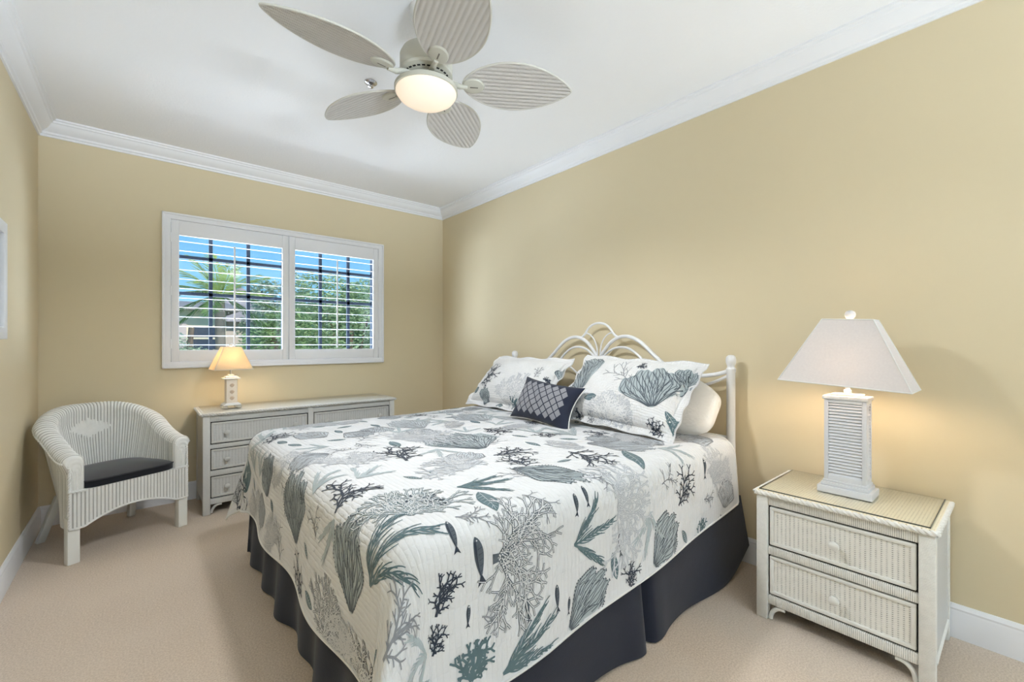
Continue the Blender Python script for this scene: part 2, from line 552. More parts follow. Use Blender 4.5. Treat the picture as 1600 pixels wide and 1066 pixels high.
for x in (0.450, 0.722, 1.325, 1.592):
    box(bm, x - 0.013, x + 0.013, YW - 0.012, YW + 0.012, WZ0 + 0.03, WZ1 - 0.03)
for z in (1.935, 1.640):
    for x0, x1 in ((WX0 + 0.03, 0.99), (1.043, WX1 - 0.03)):
        box(bm, x0, x1, YW - 0.012, YW + 0.012, z - 0.013, z + 0.013)
struct('window_muntin', bm, BAR, win)
bm = B(); box(bm, WX0 + 0.01, WX1 - 0.01, YW - 0.002, YW + 0.002, WZ0 + 0.01, WZ1 - 0.01)
struct('window_pane', bm, GLASS, win)

# the window added behind the viewer, an unseen opening for the fill lamps
win2 = bpy.data.objects.new('added_window', None); COL.objects.link(win2); win2['kind'] = 'structure'
bm = B()
for x0, x1 in ((FX0, FX0 + 0.05), (FX1 - 0.05, FX1), (0.925, 0.975)):
    box(bm, x0, x1, YF - 0.10, YF + 0.012, FZ0, FZ1)
box(bm, FX0, FX1, YF - 0.10, YF + 0.012, FZ0, FZ0 + 0.05); box(bm, FX0, FX1, YF - 0.10, YF + 0.012, FZ1 - 0.05, FZ1)
struct('window_frame', bm, TRIM, win2)
bm = B(); box(bm, FX0 + 0.04, FX1 - 0.04, YF - 0.06, YF - 0.056, FZ0 + 0.04, FZ1 - 0.04)
struct('window_pane', bm, GLASS, win2)

# unseen slab added outside to keep the sun out of that window
bm = B(); box(bm, XL - 1.5, XR + 1.5, -6.4, YF - TH - 0.002, 2.62, 2.72)
struct('sun_block_slab', bm, TRIM)

# plantation shutters, two panels with louvres standing open
def shutter(x0, x1, hinge_x, label):
    t = thing('plantation_shutter', label, 'shutter', (0, 0, 0), 0, 'shutter panels in the back window')
    z0, z1, lo, hi = WZ0 + 0.008, WZ1 - 0.008, 1.183, 2.083
    s0, s1 = x0 + 0.050, x1 - 0.050
    ya, yb = YB - 0.016, YB + 0.014
    bm = B()
    box(bm, x0, s0, ya, yb, z0, z1, 0.003); box(bm, s1, x1, ya, yb, z0, z1, 0.003)
    box(bm, s0, s1, ya, yb, z0, lo, 0.003); box(bm, s0, s1, ya, yb, hi, z1, 0.003)
    obj('shutter_frame', bm, TRIM, t)
    n = 12
    for i in range(n):
        z = lo + 0.040 + i * (hi - lo - 0.085) / (n - 1)
        bm = B()
        prof = [(YB + 0.027 * math.cos(q), z + 0.0027 * math.sin(q)) for q in [2 * PI * k / 14 for k in range(14)]]
        prof = [(YB + (y - YB) * math.cos(0.10) - (zz - z) * math.sin(0.10), z + (y - YB) * math.sin(0.10) + (zz - z) * math.cos(0.10)) for y, zz in prof]
        prism(bm, prof, 'X', s0 + 0.003, s1 - 0.003)
        obj('louver', bm, TRIM, t)
    bm = B(); box(bm, (s0 + s1) / 2 - 0.006, (s0 + s1) / 2 + 0.006, YB - 0.044, YB - 0.032, lo + 0.012, hi - 0.045, 0.002)
    obj('tilt_rod', bm, TRIM, t)
    for z in (z0 + 0.14, (z0 + z1) / 2, z1 - 0.14):
        bm = B(); lathe(bm, [(0.005, z - 0.035), (0.005, z + 0.035)], (hinge_x, ya - 0.004, 0), 10)
        obj('hinge', bm, TRIM, t)
shutter(0.183, 1.0145, 0.181, 'white louvred shutter panel beside the armchair end, lamp in front of it')
shutter(1.0185, 1.850, 1.852, 'white louvred shutter panel on the bed side of the window')

# picture frame on the left wall, only its edge in view
pf = thing('picture_frame', 'white frame with a grey inner edge hanging on the left wall', 'picture frame', (XL, 2.83, 1.540))
bm = B()
for y0, y1, z0, z1 in ((-0.412, 0.412, 0.225, 0.284), (-0.412, 0.412, -0.284, -0.225), (-0.412, -0.352, -0.23, 0.23), (0.352, 0.412, -0.23, 0.23)):
    box(bm, 0.001, 0.026, y0, y1, z0, z1, 0.004)
obj('frame', bm, TRIM, pf)
bm = B(); box(bm, 0.001, 0.010, -0.355, 0.355, -0.228, 0.228)
obj('mat_board', bm, plain('grey_mat_board', (176, 180, 188), 0.7), pf, label='grey mat board')
bm = B(); box(bm, 0.010, 0.012, -0.25, 0.25, -0.15, 0.15)
obj('print', bm, plain('pale_print', (225, 226, 224), 0.6, 0.2, 9), pf, label='pale print')

# sprinkler head in the ceiling
sp = thing('sprinkler_head', 'small chrome sprinkler head in the ceiling beside the fan', 'sprinkler', (1.012, 2.445, H))
bm = B(); lathe(bm, [(0.036, 0.0), (0.036, -0.004), (0.028, -0.010), (0.012, -0.012)], n=28)
obj('escutcheon', bm, CHROME, sp)
bm = B(); lathe(bm, [(0.010, -0.010), (0.010, -0.014), (0.005, -0.016), (0.005, -0.022)], n=16)
for s in (-1, 1):
    tube(bm, [(s * 0.009, 0, -0.012), (s * 0.013, 0, -0.020), (s * 0.004, 0, -0.028)], 0.0025, 8)
obj('body', bm, CHROME, sp)
bm = B(); lathe(bm, [(0.015, -0.027), (0.015, -0.029), (0.004, -0.031)], n=20)
obj('deflector', bm, CHROME, sp)

# ---- cloth shapes (plain numpy) ----
BED = dict(xf=0.475, xh=2.42, yn=1.005, yf=2.985, z=0.735, R=0.10)
A_MIN = BED['xf'] + BED['R'] - 0.525
def hem_near(a):
    t = np.clip((a - 1.0) / 1.4, 0, 1)
    return BED['yn'] + BED['R'] - (0.545 - 0.13 * t ** 1.2 + 0.008 * np.sin(a * 7.0))
def hem_far(a):
    return BED['yf'] - BED['R'] + 0.50 + 0 * a
def quilt(a, b):
    """cloth coordinates (a along the bed, b across it) to a point in the room"""
    a = np.asarray(a, float); b = np.asarray(b, float)
    xf, yn, yf, z, R = BED['xf'], BED['yn'], BED['yf'], BED['z'], BED['R']
    sa = np.maximum(0, xf + R - a)
    sn = np.maximum(0, yn + R - b); sf = np.maximum(0, b - (yf - R))
    sb = sn + sf; sg = np.where(sf > 0, 1.0, -1.0)
    rho = np.hypot(sa, sb); phi = np.arctan2(sb, sa)
    q = np.pi / 2 * R
    s2 = np.sin(2 * phi) ** 2
    near = (sg < 0)
    rho = rho * (1 - np.where(near, 0.02, 0.15) * np.sin(2 * phi) ** 2)
    flare = 0.03 + np.where(near, 0.40, 0.22) * s2 ** 1.2
    # soft folds that open towards the hem
    t = np.clip((rho - q) / 0.3, 0, 1.4)
    fold = 0.014 * np.sin(b * 8.3 + 0.7) * np.cos(phi) ** 2 + 0.012 * np.sin(a * 7.6 + 1.9) * np.sin(phi) ** 2
    fold = fold + s2 * 0.035 * np.sin(phi * 9.0 + 0.6)
    arc = np.minimum(rho, q)
    h = R * np.sin(arc / R); d = R * (1 - np.cos(arc / R))
    ex = np.maximum(0, rho - q)
    h = h + ex * flare + fold * t
    d = d + ex * np.sqrt(np.maximum(0, 1 - flare ** 2))
    x = np.maximum(a, xf + R) - h * np.cos(phi) * (rho > 0)
    y = np.clip(b, yn + R, yf - R) + sg * h * np.sin(phi) * (rho > 0)
    # the top is a little uneven, and dips towards its edges
    inn = np.exp(-(rho / 0.15) ** 2)
    ed = np.minimum(np.minimum(np.abs(b - yn), np.abs(yf - b)) / 0.45, (a - xf) / 0.5).clip(0, 1)
    crown = -0.012 * (1 - ed) ** 2
    zz = z - d + inn * (0.004 * np.sin(a * 5.1 + b * 2.2) * np.sin(b * 4.3 - a) + crown)
    return np.stack([x, y, zz], -1)
def quilt_off(a, b, off):
    e = 0.002
    p = quilt(a, b)
    ta = quilt(a + e, b) - quilt(a - e, b); tb = quilt(a, b + e) - quilt(a, b - e)
    n = np.cross(ta, tb); n /= np.maximum(1e-9, np.linalg.norm(n, axis=-1, keepdims=True))
    return p + n * off
class Pillow:
    def __init__(s, c, wid, up, W, H, T, flange=0.0, pinch=0.05, seed=0, back=0.55, sag=0.0, rnd=0.0):
        s.c = np.array(c, float); ex = np.array(wid, float); ex /= np.linalg.norm(ex)
        ey = np.array(up, float); ey -= ex * (ey @ ex); ey /= np.linalg.norm(ey)
        s.ex, s.ey = ex, ey; s.n = np.cross(ex, ey); s.W, s.H, s.T, s.fl, s.pinch, s.seed, s.back, s.sag, s.rnd = W, H, T, flange, pinch, seed, back, sag, rnd
    def pt(s, u, v, side=1.0, off=0.0):
        u = np.asarray(u, float); v = np.asarray(v, float)
        uc = np.clip(u, -1, 1); vc = np.clip(v, -1, 1)
        k = s.pinch
        xx = s.W * (uc * (1 - k * (1 - vc ** 2) * np.abs(uc) ** 3)) + s.fl * (u - uc) / 0.15
        yy = s.H * (vc * (1 - k * (1 - uc ** 2) * np.abs(vc) ** 3)) + s.fl * (v - vc) / 0.15
        xx = xx * np.sqrt(1 - s.rnd * vc ** 4); yy = yy * np.sqrt(1 - s.rnd * uc ** 4)
        f = ((1 - uc ** 2) * (1 - vc ** 2)).clip(0) ** 0.42
        wr = 0.05 * np.sin(uc * 6 + s.seed) * np.sin(vc * 5 + 2 * s.seed) + 0.03 * np.sin(uc * 13 + vc * 9 + s.seed)
        th = s.T * f * (1 + wr * f)
        th = np.where(side > 0, th, -s.back * th)
        rip = (s.fl > 0) * 0.010 * np.sin(v * 11 + u * 9 + s.seed) * np.clip(np.maximum(np.abs(u), np.abs(v)) - 1, 0, 0.15) / 0.15
        bend = -s.sag * (uc ** 2) 
        p = s.c + s.ex * xx[..., None] + s.ey * (yy + bend)[..., None] + s.n * (th + rip + off)[..., None]
        return p
SHAM_NEAR = Pillow((2.222, 1.575, 0.945), (0, -1, -0.035), (0.33, 0.02, 0.36), 0.385, 0.222, 0.115, 0.045, 0.04, 1.0)
SHAM_FAR = Pillow((2.222, 2.560, 0.933), (0, -1, 0.0), (0.33, 0, 0.35), 0.395, 0.218, 0.11, 0.045, 0.04, 2.3)
CUSHION = Pillow((1.960, 1.968, 0.858), (0.07, -1, -0.095), (0.14, 0.0, 0.26), 0.246, 0.148, 0.085, 0.0, 0.16, 0.4)
# ---- end of cloth shapes ----

# ------------------------------------------------------------------ bed
PX = 2.545
YC = 2.015
bed = thing('bed', 'king bed with a white scrolled iron headboard against the right wall', 'bed', (0, 0, 0))
def post(y):
    o = B()
    lathe(o, [(0.023, 0.0), (0.023, 1.070), (0.026, 1.076), (0.026, 1.092), (0.021, 1.098), (0.019, 1.106), (0.022, 1.114), (0.0265, 1.128), (0.027, 1.146), (0.024, 1.160), (0.014, 1.169), (0.001, 1.171)], (PX, y, 0), 28)
    return o
bm = B(); lathe(bm, [(0.013, 0.42), (0.013, 1.05), (0.017, 1.06), (0.020, 1.085), (0.017, 1.112), (0.008, 1.120)], (PX, YC, 0), 16)
for z in (0.42, 0.70):
    tube(bm, [(PX, YC - 0.935, z), (PX, YC + 0.935, z)], 0.011, 10)
head = obj('headboard', bm, IRON, bed)
RAIL = [(0.004, 1.105), (0.015, 1.138), (0.055, 1.190), (0.100, 1.237), (0.160, 1.273), (0.225, 1.285), (0.285, 1.275), (0.345, 1.246), (0.400, 1.203), (0.460, 1.150), (0.530, 1.097), (0.590, 1.067), (0.660, 1.048), (0.740, 1.041), (0.830, 1.052), (0.890, 1.067), (0.935, 1.083)]
SEC = [(0.006, 1.100), (0.034, 1.133), (0.088, 1.176), (0.140, 1.201), (0.200, 1.209), (0.260, 1.199), (0.318, 1.166), (0.366, 1.125), (0.420, 1.072), (0.495, 1.018), (0.58, 0.985), (0.68, 0.975), (0.78, 0.990), (0.86, 1.020), (0.935, 1.060)]
LOW = [(0.50, 0.90), (0.49, 0.97), (0.478, 1.020), (0.430, 1.053), (0.366, 1.066), (0.290, 1.058), (0.235, 1.028), (0.16, 0.97), (0.09, 0.90)]
INN = [(0.004, 1.105), (0.012, 1.150), (0.017, 1.203), (0.040, 1.260), (0.078, 1.299), (0.120, 1.312), (0.142, 1.300), (0.150, 1.278)]
for s in (-1, 1):
    obj('post', post(YC + s * 0.935), IRON, head)
for s in (-1, 1):
    bm = B(); tube(bm, smooth_path([(PX, YC - s * d, z) for d, z in RAIL], 5), 0.0125, 10)
    obj('top_rail', bm, IRON, head)
    for L, r in ((SEC, 0.0085), (LOW, 0.007), (INN, 0.005)):
        bm = B(); tube(bm, smooth_path([(PX, YC - s * d, z) for d, z in L], 5), r, 8)
        obj('scroll', bm, IRON, head)
bm = B(); tube(bm, smooth_path([(PX, YC + d, z) for d, z in ((-0.175, 1.275), (-0.135, 1.300), (-0.098, 1.345), (-0.055, 1.374), (0.0, 1.384), (0.055, 1.374), (0.098, 1.345), (0.135, 1.300), (0.175, 1.275))], 6), 0.0085, 10)
obj('crest', bm, IRON, head)
bm = B()
for y in (1.06, YC, 2.94):
    box(bm, 0.56, 2.53, y - 0.016, y + 0.016, 0.155, 0.187, 0.003)
for x in (0.60, 1.55, 2.47):
    box(bm, x - 0.016, x + 0.016, 1.03, 2.97, 0.157, 0.185, 0.003)
obj('frame', bm, plain('bed_frame_steel', (70, 66, 62), 0.5), bed)
for x in (0.62, 2.45):
    for y in (1.10, YC, 2.92):
        bm = B(); tube(bm, [(x, y, 0.16), (x, y, 0.03)], 0.012, 8); lathe(bm, [(0.022, 0.0), (0.024, 0.006), (0.018, 0.026), (0.012, 0.034)], (x, y, 0), 16)
        obj('leg', bm, plain('bed_leg', (120, 116, 110), 0.5) if (x, y) == (0.62, 1.10) else bpy.data.materials['bed_leg'], bed)
bm = B(); box(bm, 0.545, 2.515, 1.055, 2.935, 0.187, 0.405, 0.03, 3)
obj('box_spring', bm, plain('box_spring_ticking', (214, 210, 204), 0.9), bed)
bm = B(); box(bm, 0.535, 2.515, 1.040, 2.950, 0.405, 0.715, 0.075, 5)
obj('mattress', bm, SHEET, bed, label='white fitted sheet over the mattress')

# bed skirt: flat panels with a box pleat on the long side and gathers at the foot
def skirt():
    pts = []
    for x in np.linspace(2.52, 0.50, 150):
        pts.append((x, 1.018, 0, -1, 'n'))
    for q in np.linspace(0, PI / 2, 8)[1:-1]:
        pts.append((0.52 - 0.02 * math.sin(q), 1.038 - 0.02 * math.cos(q), -math.sin(q), -math.cos(q), 'c'))
    for y in np.linspace(1.04, 2.95, 150):
        pts.append((0.50, y, -1, 0, 'f'))
    for q in np.linspace(0, PI / 2, 8)[1:-1]:
        pts.append((0.52 - 0.02 * math.cos(q), 2.952 + 0.02 * math.sin(q), -math.cos(q), math.sin(q), 'c'))
    for x in np.linspace(0.50, 2.52, 100):
        pts.append((x, 2.972, 0, 1, 'r'))
    nz = 16
    V = []
    for (x, y, nx, ny, k) in pts:
        for j in range(nz):
            t = j / (nz - 1)                       # 0 top, 1 hem
            z = 0.40 - t * (0.40 - 0.012)
            o = 0.022 * t
            if k == 'n':
                s = (x - 1.575) / 0.022
                o += -0.055 * math.exp(-s * s) * min(1, t * 1.5 + 0.3) + 0.016 * t * math.exp(-((x - 1.50) / 0.07) ** 2) + 0.010 * t * math.exp(-((x - 1.66) / 0.06) ** 2)
                o += 0.010 * t * math.sin(x * 9) + 0.02 * t * max(0, (x - 2.1)) 
                z += max(0, (x - 2.25) / 0.27) ** 1.6 * 0.10 * t + 0.006 * math.sin(x * 11) * t
                x2 = x + 0.055 * t * max(0, (x - 2.25) / 0.27)
            elif k == 'f':
                o += 0.016 * t * math.sin(y * 21) + 0.020 * t * math.sin(y * 8.5 + 1) * math.exp(-((y - 1.75) / 0.5) ** 2)
                x2 = x
            else:
                x2 = x
            V.append((x2 + nx * o, y + ny * o, z))
    n = len(pts)
    V = np.array(V); th = []
    for i, p in enumerate(pts):
        for j in range(nz):
            th.append((-p[2] * 0.004, -p[3] * 0.004, 0))
    W = V + np.array(th)
    N = len(V)
    F = grid_faces(n, nz).tolist() + grid_faces(n, nz, N)[:, ::-1].tolist()
    for i in range(n - 1):
        F.append([i * nz + nz - 1, (i + 1) * nz + nz - 1, N + (i + 1) * nz + nz - 1, N + i * nz + nz - 1])
    return np.vstack([V, W]).tolist(), F, None, None
sk = obj('bed_skirt', skirt(), NAVY, smooth=60)
tag(sk, 'dark navy bed skirt hanging to the carpet below the patterned quilt', 'bed skirt')

# printed motifs: flat shapes in cloth coordinates, laid on the cloth as ink
class Ink:
    def __init__(s, rng):
        s.rng = rng; s.lines = []; s.fills = []
    def line(s, P, w0, w1, c):
        s.lines.append((np.array(P, float), w0, w1, c))
    def curve(s, p, ang, L, bend, n=6):
        P = [p]; a = ang
        for i in range(n):
            a += bend / n
            P.append((P[-1][0] + L / n * math.sin(a), P[-1][1] + L / n * math.cos(a)))
        return P, a
    def blob(s, cx, cy, r, c):
        s.fills.append(([(cx, cy)] + [(cx + r * math.cos(q), cy + r * math.sin(q)) for q in np.linspace(0, 2 * PI, 7)[:-1]], [(0, i + 1, (i + 1) % 6 + 1) for i in range(6)], c))
    def branch(s, p, a, L, w, depth, c, spread=0.55, taper=0.72, fork=2, outline=None, round_=False):
        g = s.rng
        P, a2 = s.curve(p, a, L, g.uniform(-0.5, 0.5), 5)
        if outline:                                  # a pale band speckled with dots of the cloth
            s.line(P, w, w * taper, c)
            Q = np.array(P)
            for i in range(len(Q) - 1):
                for f in (0.0, 0.5):
                    p = Q[i] + (Q[i + 1] - Q[i]) * f
                    s.blob(p[0], p[1], w * outline, 0)
        else:
            s.line(P, w, w * taper, c)
            if round_:
                s.blob(P[-1][0], P[-1][1], w * taper * 0.62, c)
        if depth == 0:
            return
        for k in range(fork):
            d = (k - (fork - 1) / 2) * 2 / max(1, fork - 1) * spread if fork > 1 else 0
            s.branch(P[-1], a2 + d * g.uniform(0.6, 1.2), L * g.uniform(0.68, 0.88), w * taper, depth - 1, c, spread, taper, fork, outline, round_)
        if depth >= 2:
            for i in (1, 2, 4):
                s.branch(P[i], a + (-1 if i == 2 else 1) * g.uniform(0.6, 1.0), L * g.uniform(0.45, 0.65), w * taper * 0.8, depth - 2, c, spread, taper, fork, outline, round_)
    def fan(s, L, w, fill, ink, dots=True):
        g = s.rng
        N, rings = 31, 13
        Q = np.linspace(-1, 1, N)
        ph = g.random() * 6
        top = np.array([1 - 0.22 * abs(q) ** 2 + 0.055 * math.sin(q * 9 + ph) + 0.03 * math.sin(q * 21 + ph) for q in Q])
        def W(f):
            return 0.60 * w * L * (0.05 + 0.95 * (min(f, 0.62) / 0.62) ** 0.85) * (1 if f < 0.62 else math.sqrt(max(0.0, 1 - 0.42 * ((f - 0.62) / 0.38) ** 2)))
        pt = lambda q, f, tp: (W(f) * q * (1 + 0.06 * math.sin(f * 10 + q * 3)), L * tp * f)
        V = [pt(Q[k], j / (rings - 1), top[k]) for j in range(rings) for k in range(N)]
        F = [(j * N + k, j * N + k + 1, (j + 1) * N + k + 1, (j + 1) * N + k) for j in range(rings - 1) for k in range(N - 1)]
        if fill is not None:
            s.fills.append((V, F, fill))
        m = max(9, int(w * L / 0.010))
        for i, q in enumerate(np.linspace(-0.96, 0.96, m)):
            tp = float(np.interp(q, Q, top))
            f0 = 0.02 if i % 2 == 0 else g.uniform(0.25, 0.5)
            s.line([pt(q + 0.03 * math.sin(f * 14 + i * 2.1), f, tp) for f in np.linspace(f0, 0.98, 11)], 0.0044, 0.0028, ink)
        for i in range(int(m * 2.2)):
            q = g.uniform(-0.9, 0.9); f = g.uniform(0.2, 0.8); tp = float(np.interp(q, Q, top)); d = g.choice((-1, 1)) * 1.6 / m
            s.line([pt(q, f, tp), pt(q + d * 0.5, f + 0.07, tp), pt(q + d, f + 0.12, tp)], 0.0030, 0.0020, ink)
        if dots:
            E = [pt(-1, f, top[0]) for f in np.linspace(0.1, 1, 18)] + [pt(Q[k], 1, top[k]) for k in range(N)] + [pt(1, f, top[-1]) for f in np.linspace(1, 0.1, 18)]
            for x, y in E:
                s.blob(x, y, 0.0034, ink)
    def fern(s, L, w, c, n=3):
        g = s.rng
        for a0 in np.linspace(-0.55 * w, 0.55 * w, n):
            P, _ = s.curve((0, 0), a0, L * (1 - 0.25 * abs(a0)), g.uniform(-0.3, 0.3) + a0 * 0.5, 10)
            s.line(P, 0.0085, 0.0035, c)
            for i in range(1, 10):
                for sg in (-1, 1):
                    a = math.atan2(P[i][0] - P[i - 1][0], P[i][1] - P[i - 1][1]) + sg * g.uniform(0.40, 0.62)
                    l = L * 0.36 * (1 - 0.5 * i / 10) * g.uniform(0.75, 1.15)
                    Q, _ = s.curve(P[i], a, l, -sg * g.uniform(0.3, 0.8), 6)
                    s.line(Q, 0.0058, 0.0030, c)
    def fish(s, L, w, body, ink, tail=True):
        N = 17; V = []; F = []
        Lb = L * (0.82 if tail else 1.0)
        for i in range(N):
            t = i / (N - 1); h = w * L * 0.5 * (math.sin(PI * t ** (0.8 if tail else 1.0)) ** 0.75 * (1 - (0.15 * t if tail else 0)) + (0.10 * t if tail else 0))
            for q in (-1, -0.3, 0.35, 1):
                V.append((q * h, t * Lb))
        for i in range(N - 1):
            for j in range(3):
                F.append((i * 4 + j, i * 4 + j + 1, i * 4 + j + 5, i * 4 + j + 4))
        s.fills.append((V, F, body))
        hh = lambda t: w * L * 0.5 * math.sin(PI * t ** 0.8) ** 0.75
        if tail:
            s.fills.append(([(-0.08 * w * L, Lb * 0.97), (0.08 * w * L, Lb * 0.97), (0.5 * w * L, L), (0, L * 0.93), (-0.5 * w * L, L)], [(0, 1, 2, 3), (0, 3, 4)], ink))
            s.line([(0.55 * hh(t), t * Lb) for t in np.linspace(0.12, 0.95, 8)], 0.26 * w * L, 0.06 * w * L, ink)
            for t in np.linspace(0.3, 0.85, 5):
                s.line([(-0.8 * hh(t), t * Lb), (0.1 * hh(t), t * Lb + 0.02 * L)], 0.0014, 0.0014, ink)
            s.blob(-0.1 * hh(0.12), 0.11 * Lb, 0.0024, 0)
        else:
            s.line([(0, t * L) for t in np.linspace(0.05, 0.95, 8)], 0.0020, 0.0012, ink)
            for t in np.linspace(0.15, 0.8, 6):
                for sg in (-1, 1):
                    s.line([(0, t * L), (sg * 0.8 * hh(t + 0.08), (t + 0.10) * L)], 0.0014, 0.001, ink)
def draw(kind, L, w, rng):
    k = Ink(rng)
    if kind == 'fan': k.fan(L, w, 6, 5)
    elif kind == 'fanl': k.fan(L, w, 3, 4)
    elif kind == 'fant': k.fan(L, w, 6, 5, False)
    elif kind == 'fern': k.fern(L, w, 2)
    elif kind == 'fernl': k.fern(L, w, 6)
    elif kind == 'branch': k.branch((0, 0), 0, L * 0.30, L * 0.030 + 0.0040, 4, 1, 0.55 * w + 0.15, 0.84)
    elif kind == 'sprig': k.branch((0, 0), 0, L * 0.33, 0.0052, 3, 4, 0.45 * w + 0.1, 0.84)
    elif kind == 'sprigb': k.branch((0, 0), 0, L * 0.36, 0.0105, 4, 4, 0.45, 0.80)
    elif kind == 'chunky': k.branch((0, 0), 0, L * 0.28, 0.012, 4, 2, 0.65, 0.86, 2, None, True); k.branch((0, 0), 0.7, L * 0.26, 0.010, 3, 2, 0.6, 0.86, 2, None, True); k.branch((0, 0), -0.7, L * 0.26, 0.010, 3, 2, 0.6, 0.86, 2, None, True)
    elif kind in ('stip', 'stipl', 'stipt', 'stipd'):
        c, o = {'stip': (5, 0.25), 'stipl': (7, 0.22), 'stipt': (2, 0.24), 'stipd': (1, 0.26)}[kind]
        for a in (-0.75, -0.25, 0.25, 0.75):
            k.branch((0, 0), a * w * 1.1, L * 0.27, 0.0115, 4, c, 0.5, 0.9, 2, o)
        if kind == 'stip':
            k.line([(0, -0.02), (0, L * 0.06), (0, L * 0.14)], 0.030, 0.010, 5)
    elif kind == 'fish': k.fish(L, w, 5, 1)
    elif kind == 'leaf': k.fish(L, w, 2, 3, False)
    return k
def ink_mesh(prints, mapper, inside, sx=1.0, sy=1.0, seed=3, lift=(0.0009, 0.0015)):
    """all motifs as faces; mapper(a, b, off) gives points, prints are (kind, base, tip, width) in cloth coordinates"""
    V, F, Mi, nb = [], [], [], 0
    for q, (kind, a0, b0, a1, b1, w) in enumerate(prints):
        rng = random.Random(seed * 100 + q)
        d = np.array(((a1 - a0) * sx, (b1 - b0) * sy)); L = float(np.hypot(*d)); d /= L
        r = np.array((d[1], -d[0]))
        k = draw(kind, L, w, rng)
        def place(P):
            P = np.asarray(P, float)
            return np.stack([a0 + (P[:, 0] * r[0] + P[:, 1] * d[0]) / sx, b0 + (P[:, 0] * r[1] + P[:, 1] * d[1]) / sy], -1)
        def emit(P, faces, c, off):
            nonlocal nb
            U = place(P)
            ok = inside(U[:, 0], U[:, 1])
            W = mapper(U[:, 0], U[:, 1], off)
            V.append(W)
            for f in faces:
                if all(ok[i] for i in f):
                    F.append([i + nb for i in f]); Mi.append(c)
            nb += len(U)
        for P, faces, c in k.fills:
            emit(P, faces, c, lift[0] if len(P) > 8 else lift[1] + 0.0003)
        for j, (P, w0, w1, c) in enumerate(k.lines):
            d2 = np.gradient(P, axis=0); d2 /= np.maximum(1e-9, np.linalg.norm(d2, axis=1, keepdims=True))
            nn = np.stack([d2[:, 1], -d2[:, 0]], 1); ww = np.linspace(w0, w1, len(P))[:, None] / 2
            E = np.empty((2 * len(P), 2)); E[0::2] = P - nn * ww; E[1::2] = P + nn * ww
            emit(E, [(2 * i, 2 * i + 1, 2 * i + 3, 2 * i + 2) for i in range(len(P) - 1)], c, lift[1] + 0.00003 * (j % 9))
    return np.vstack(V), F, Mi

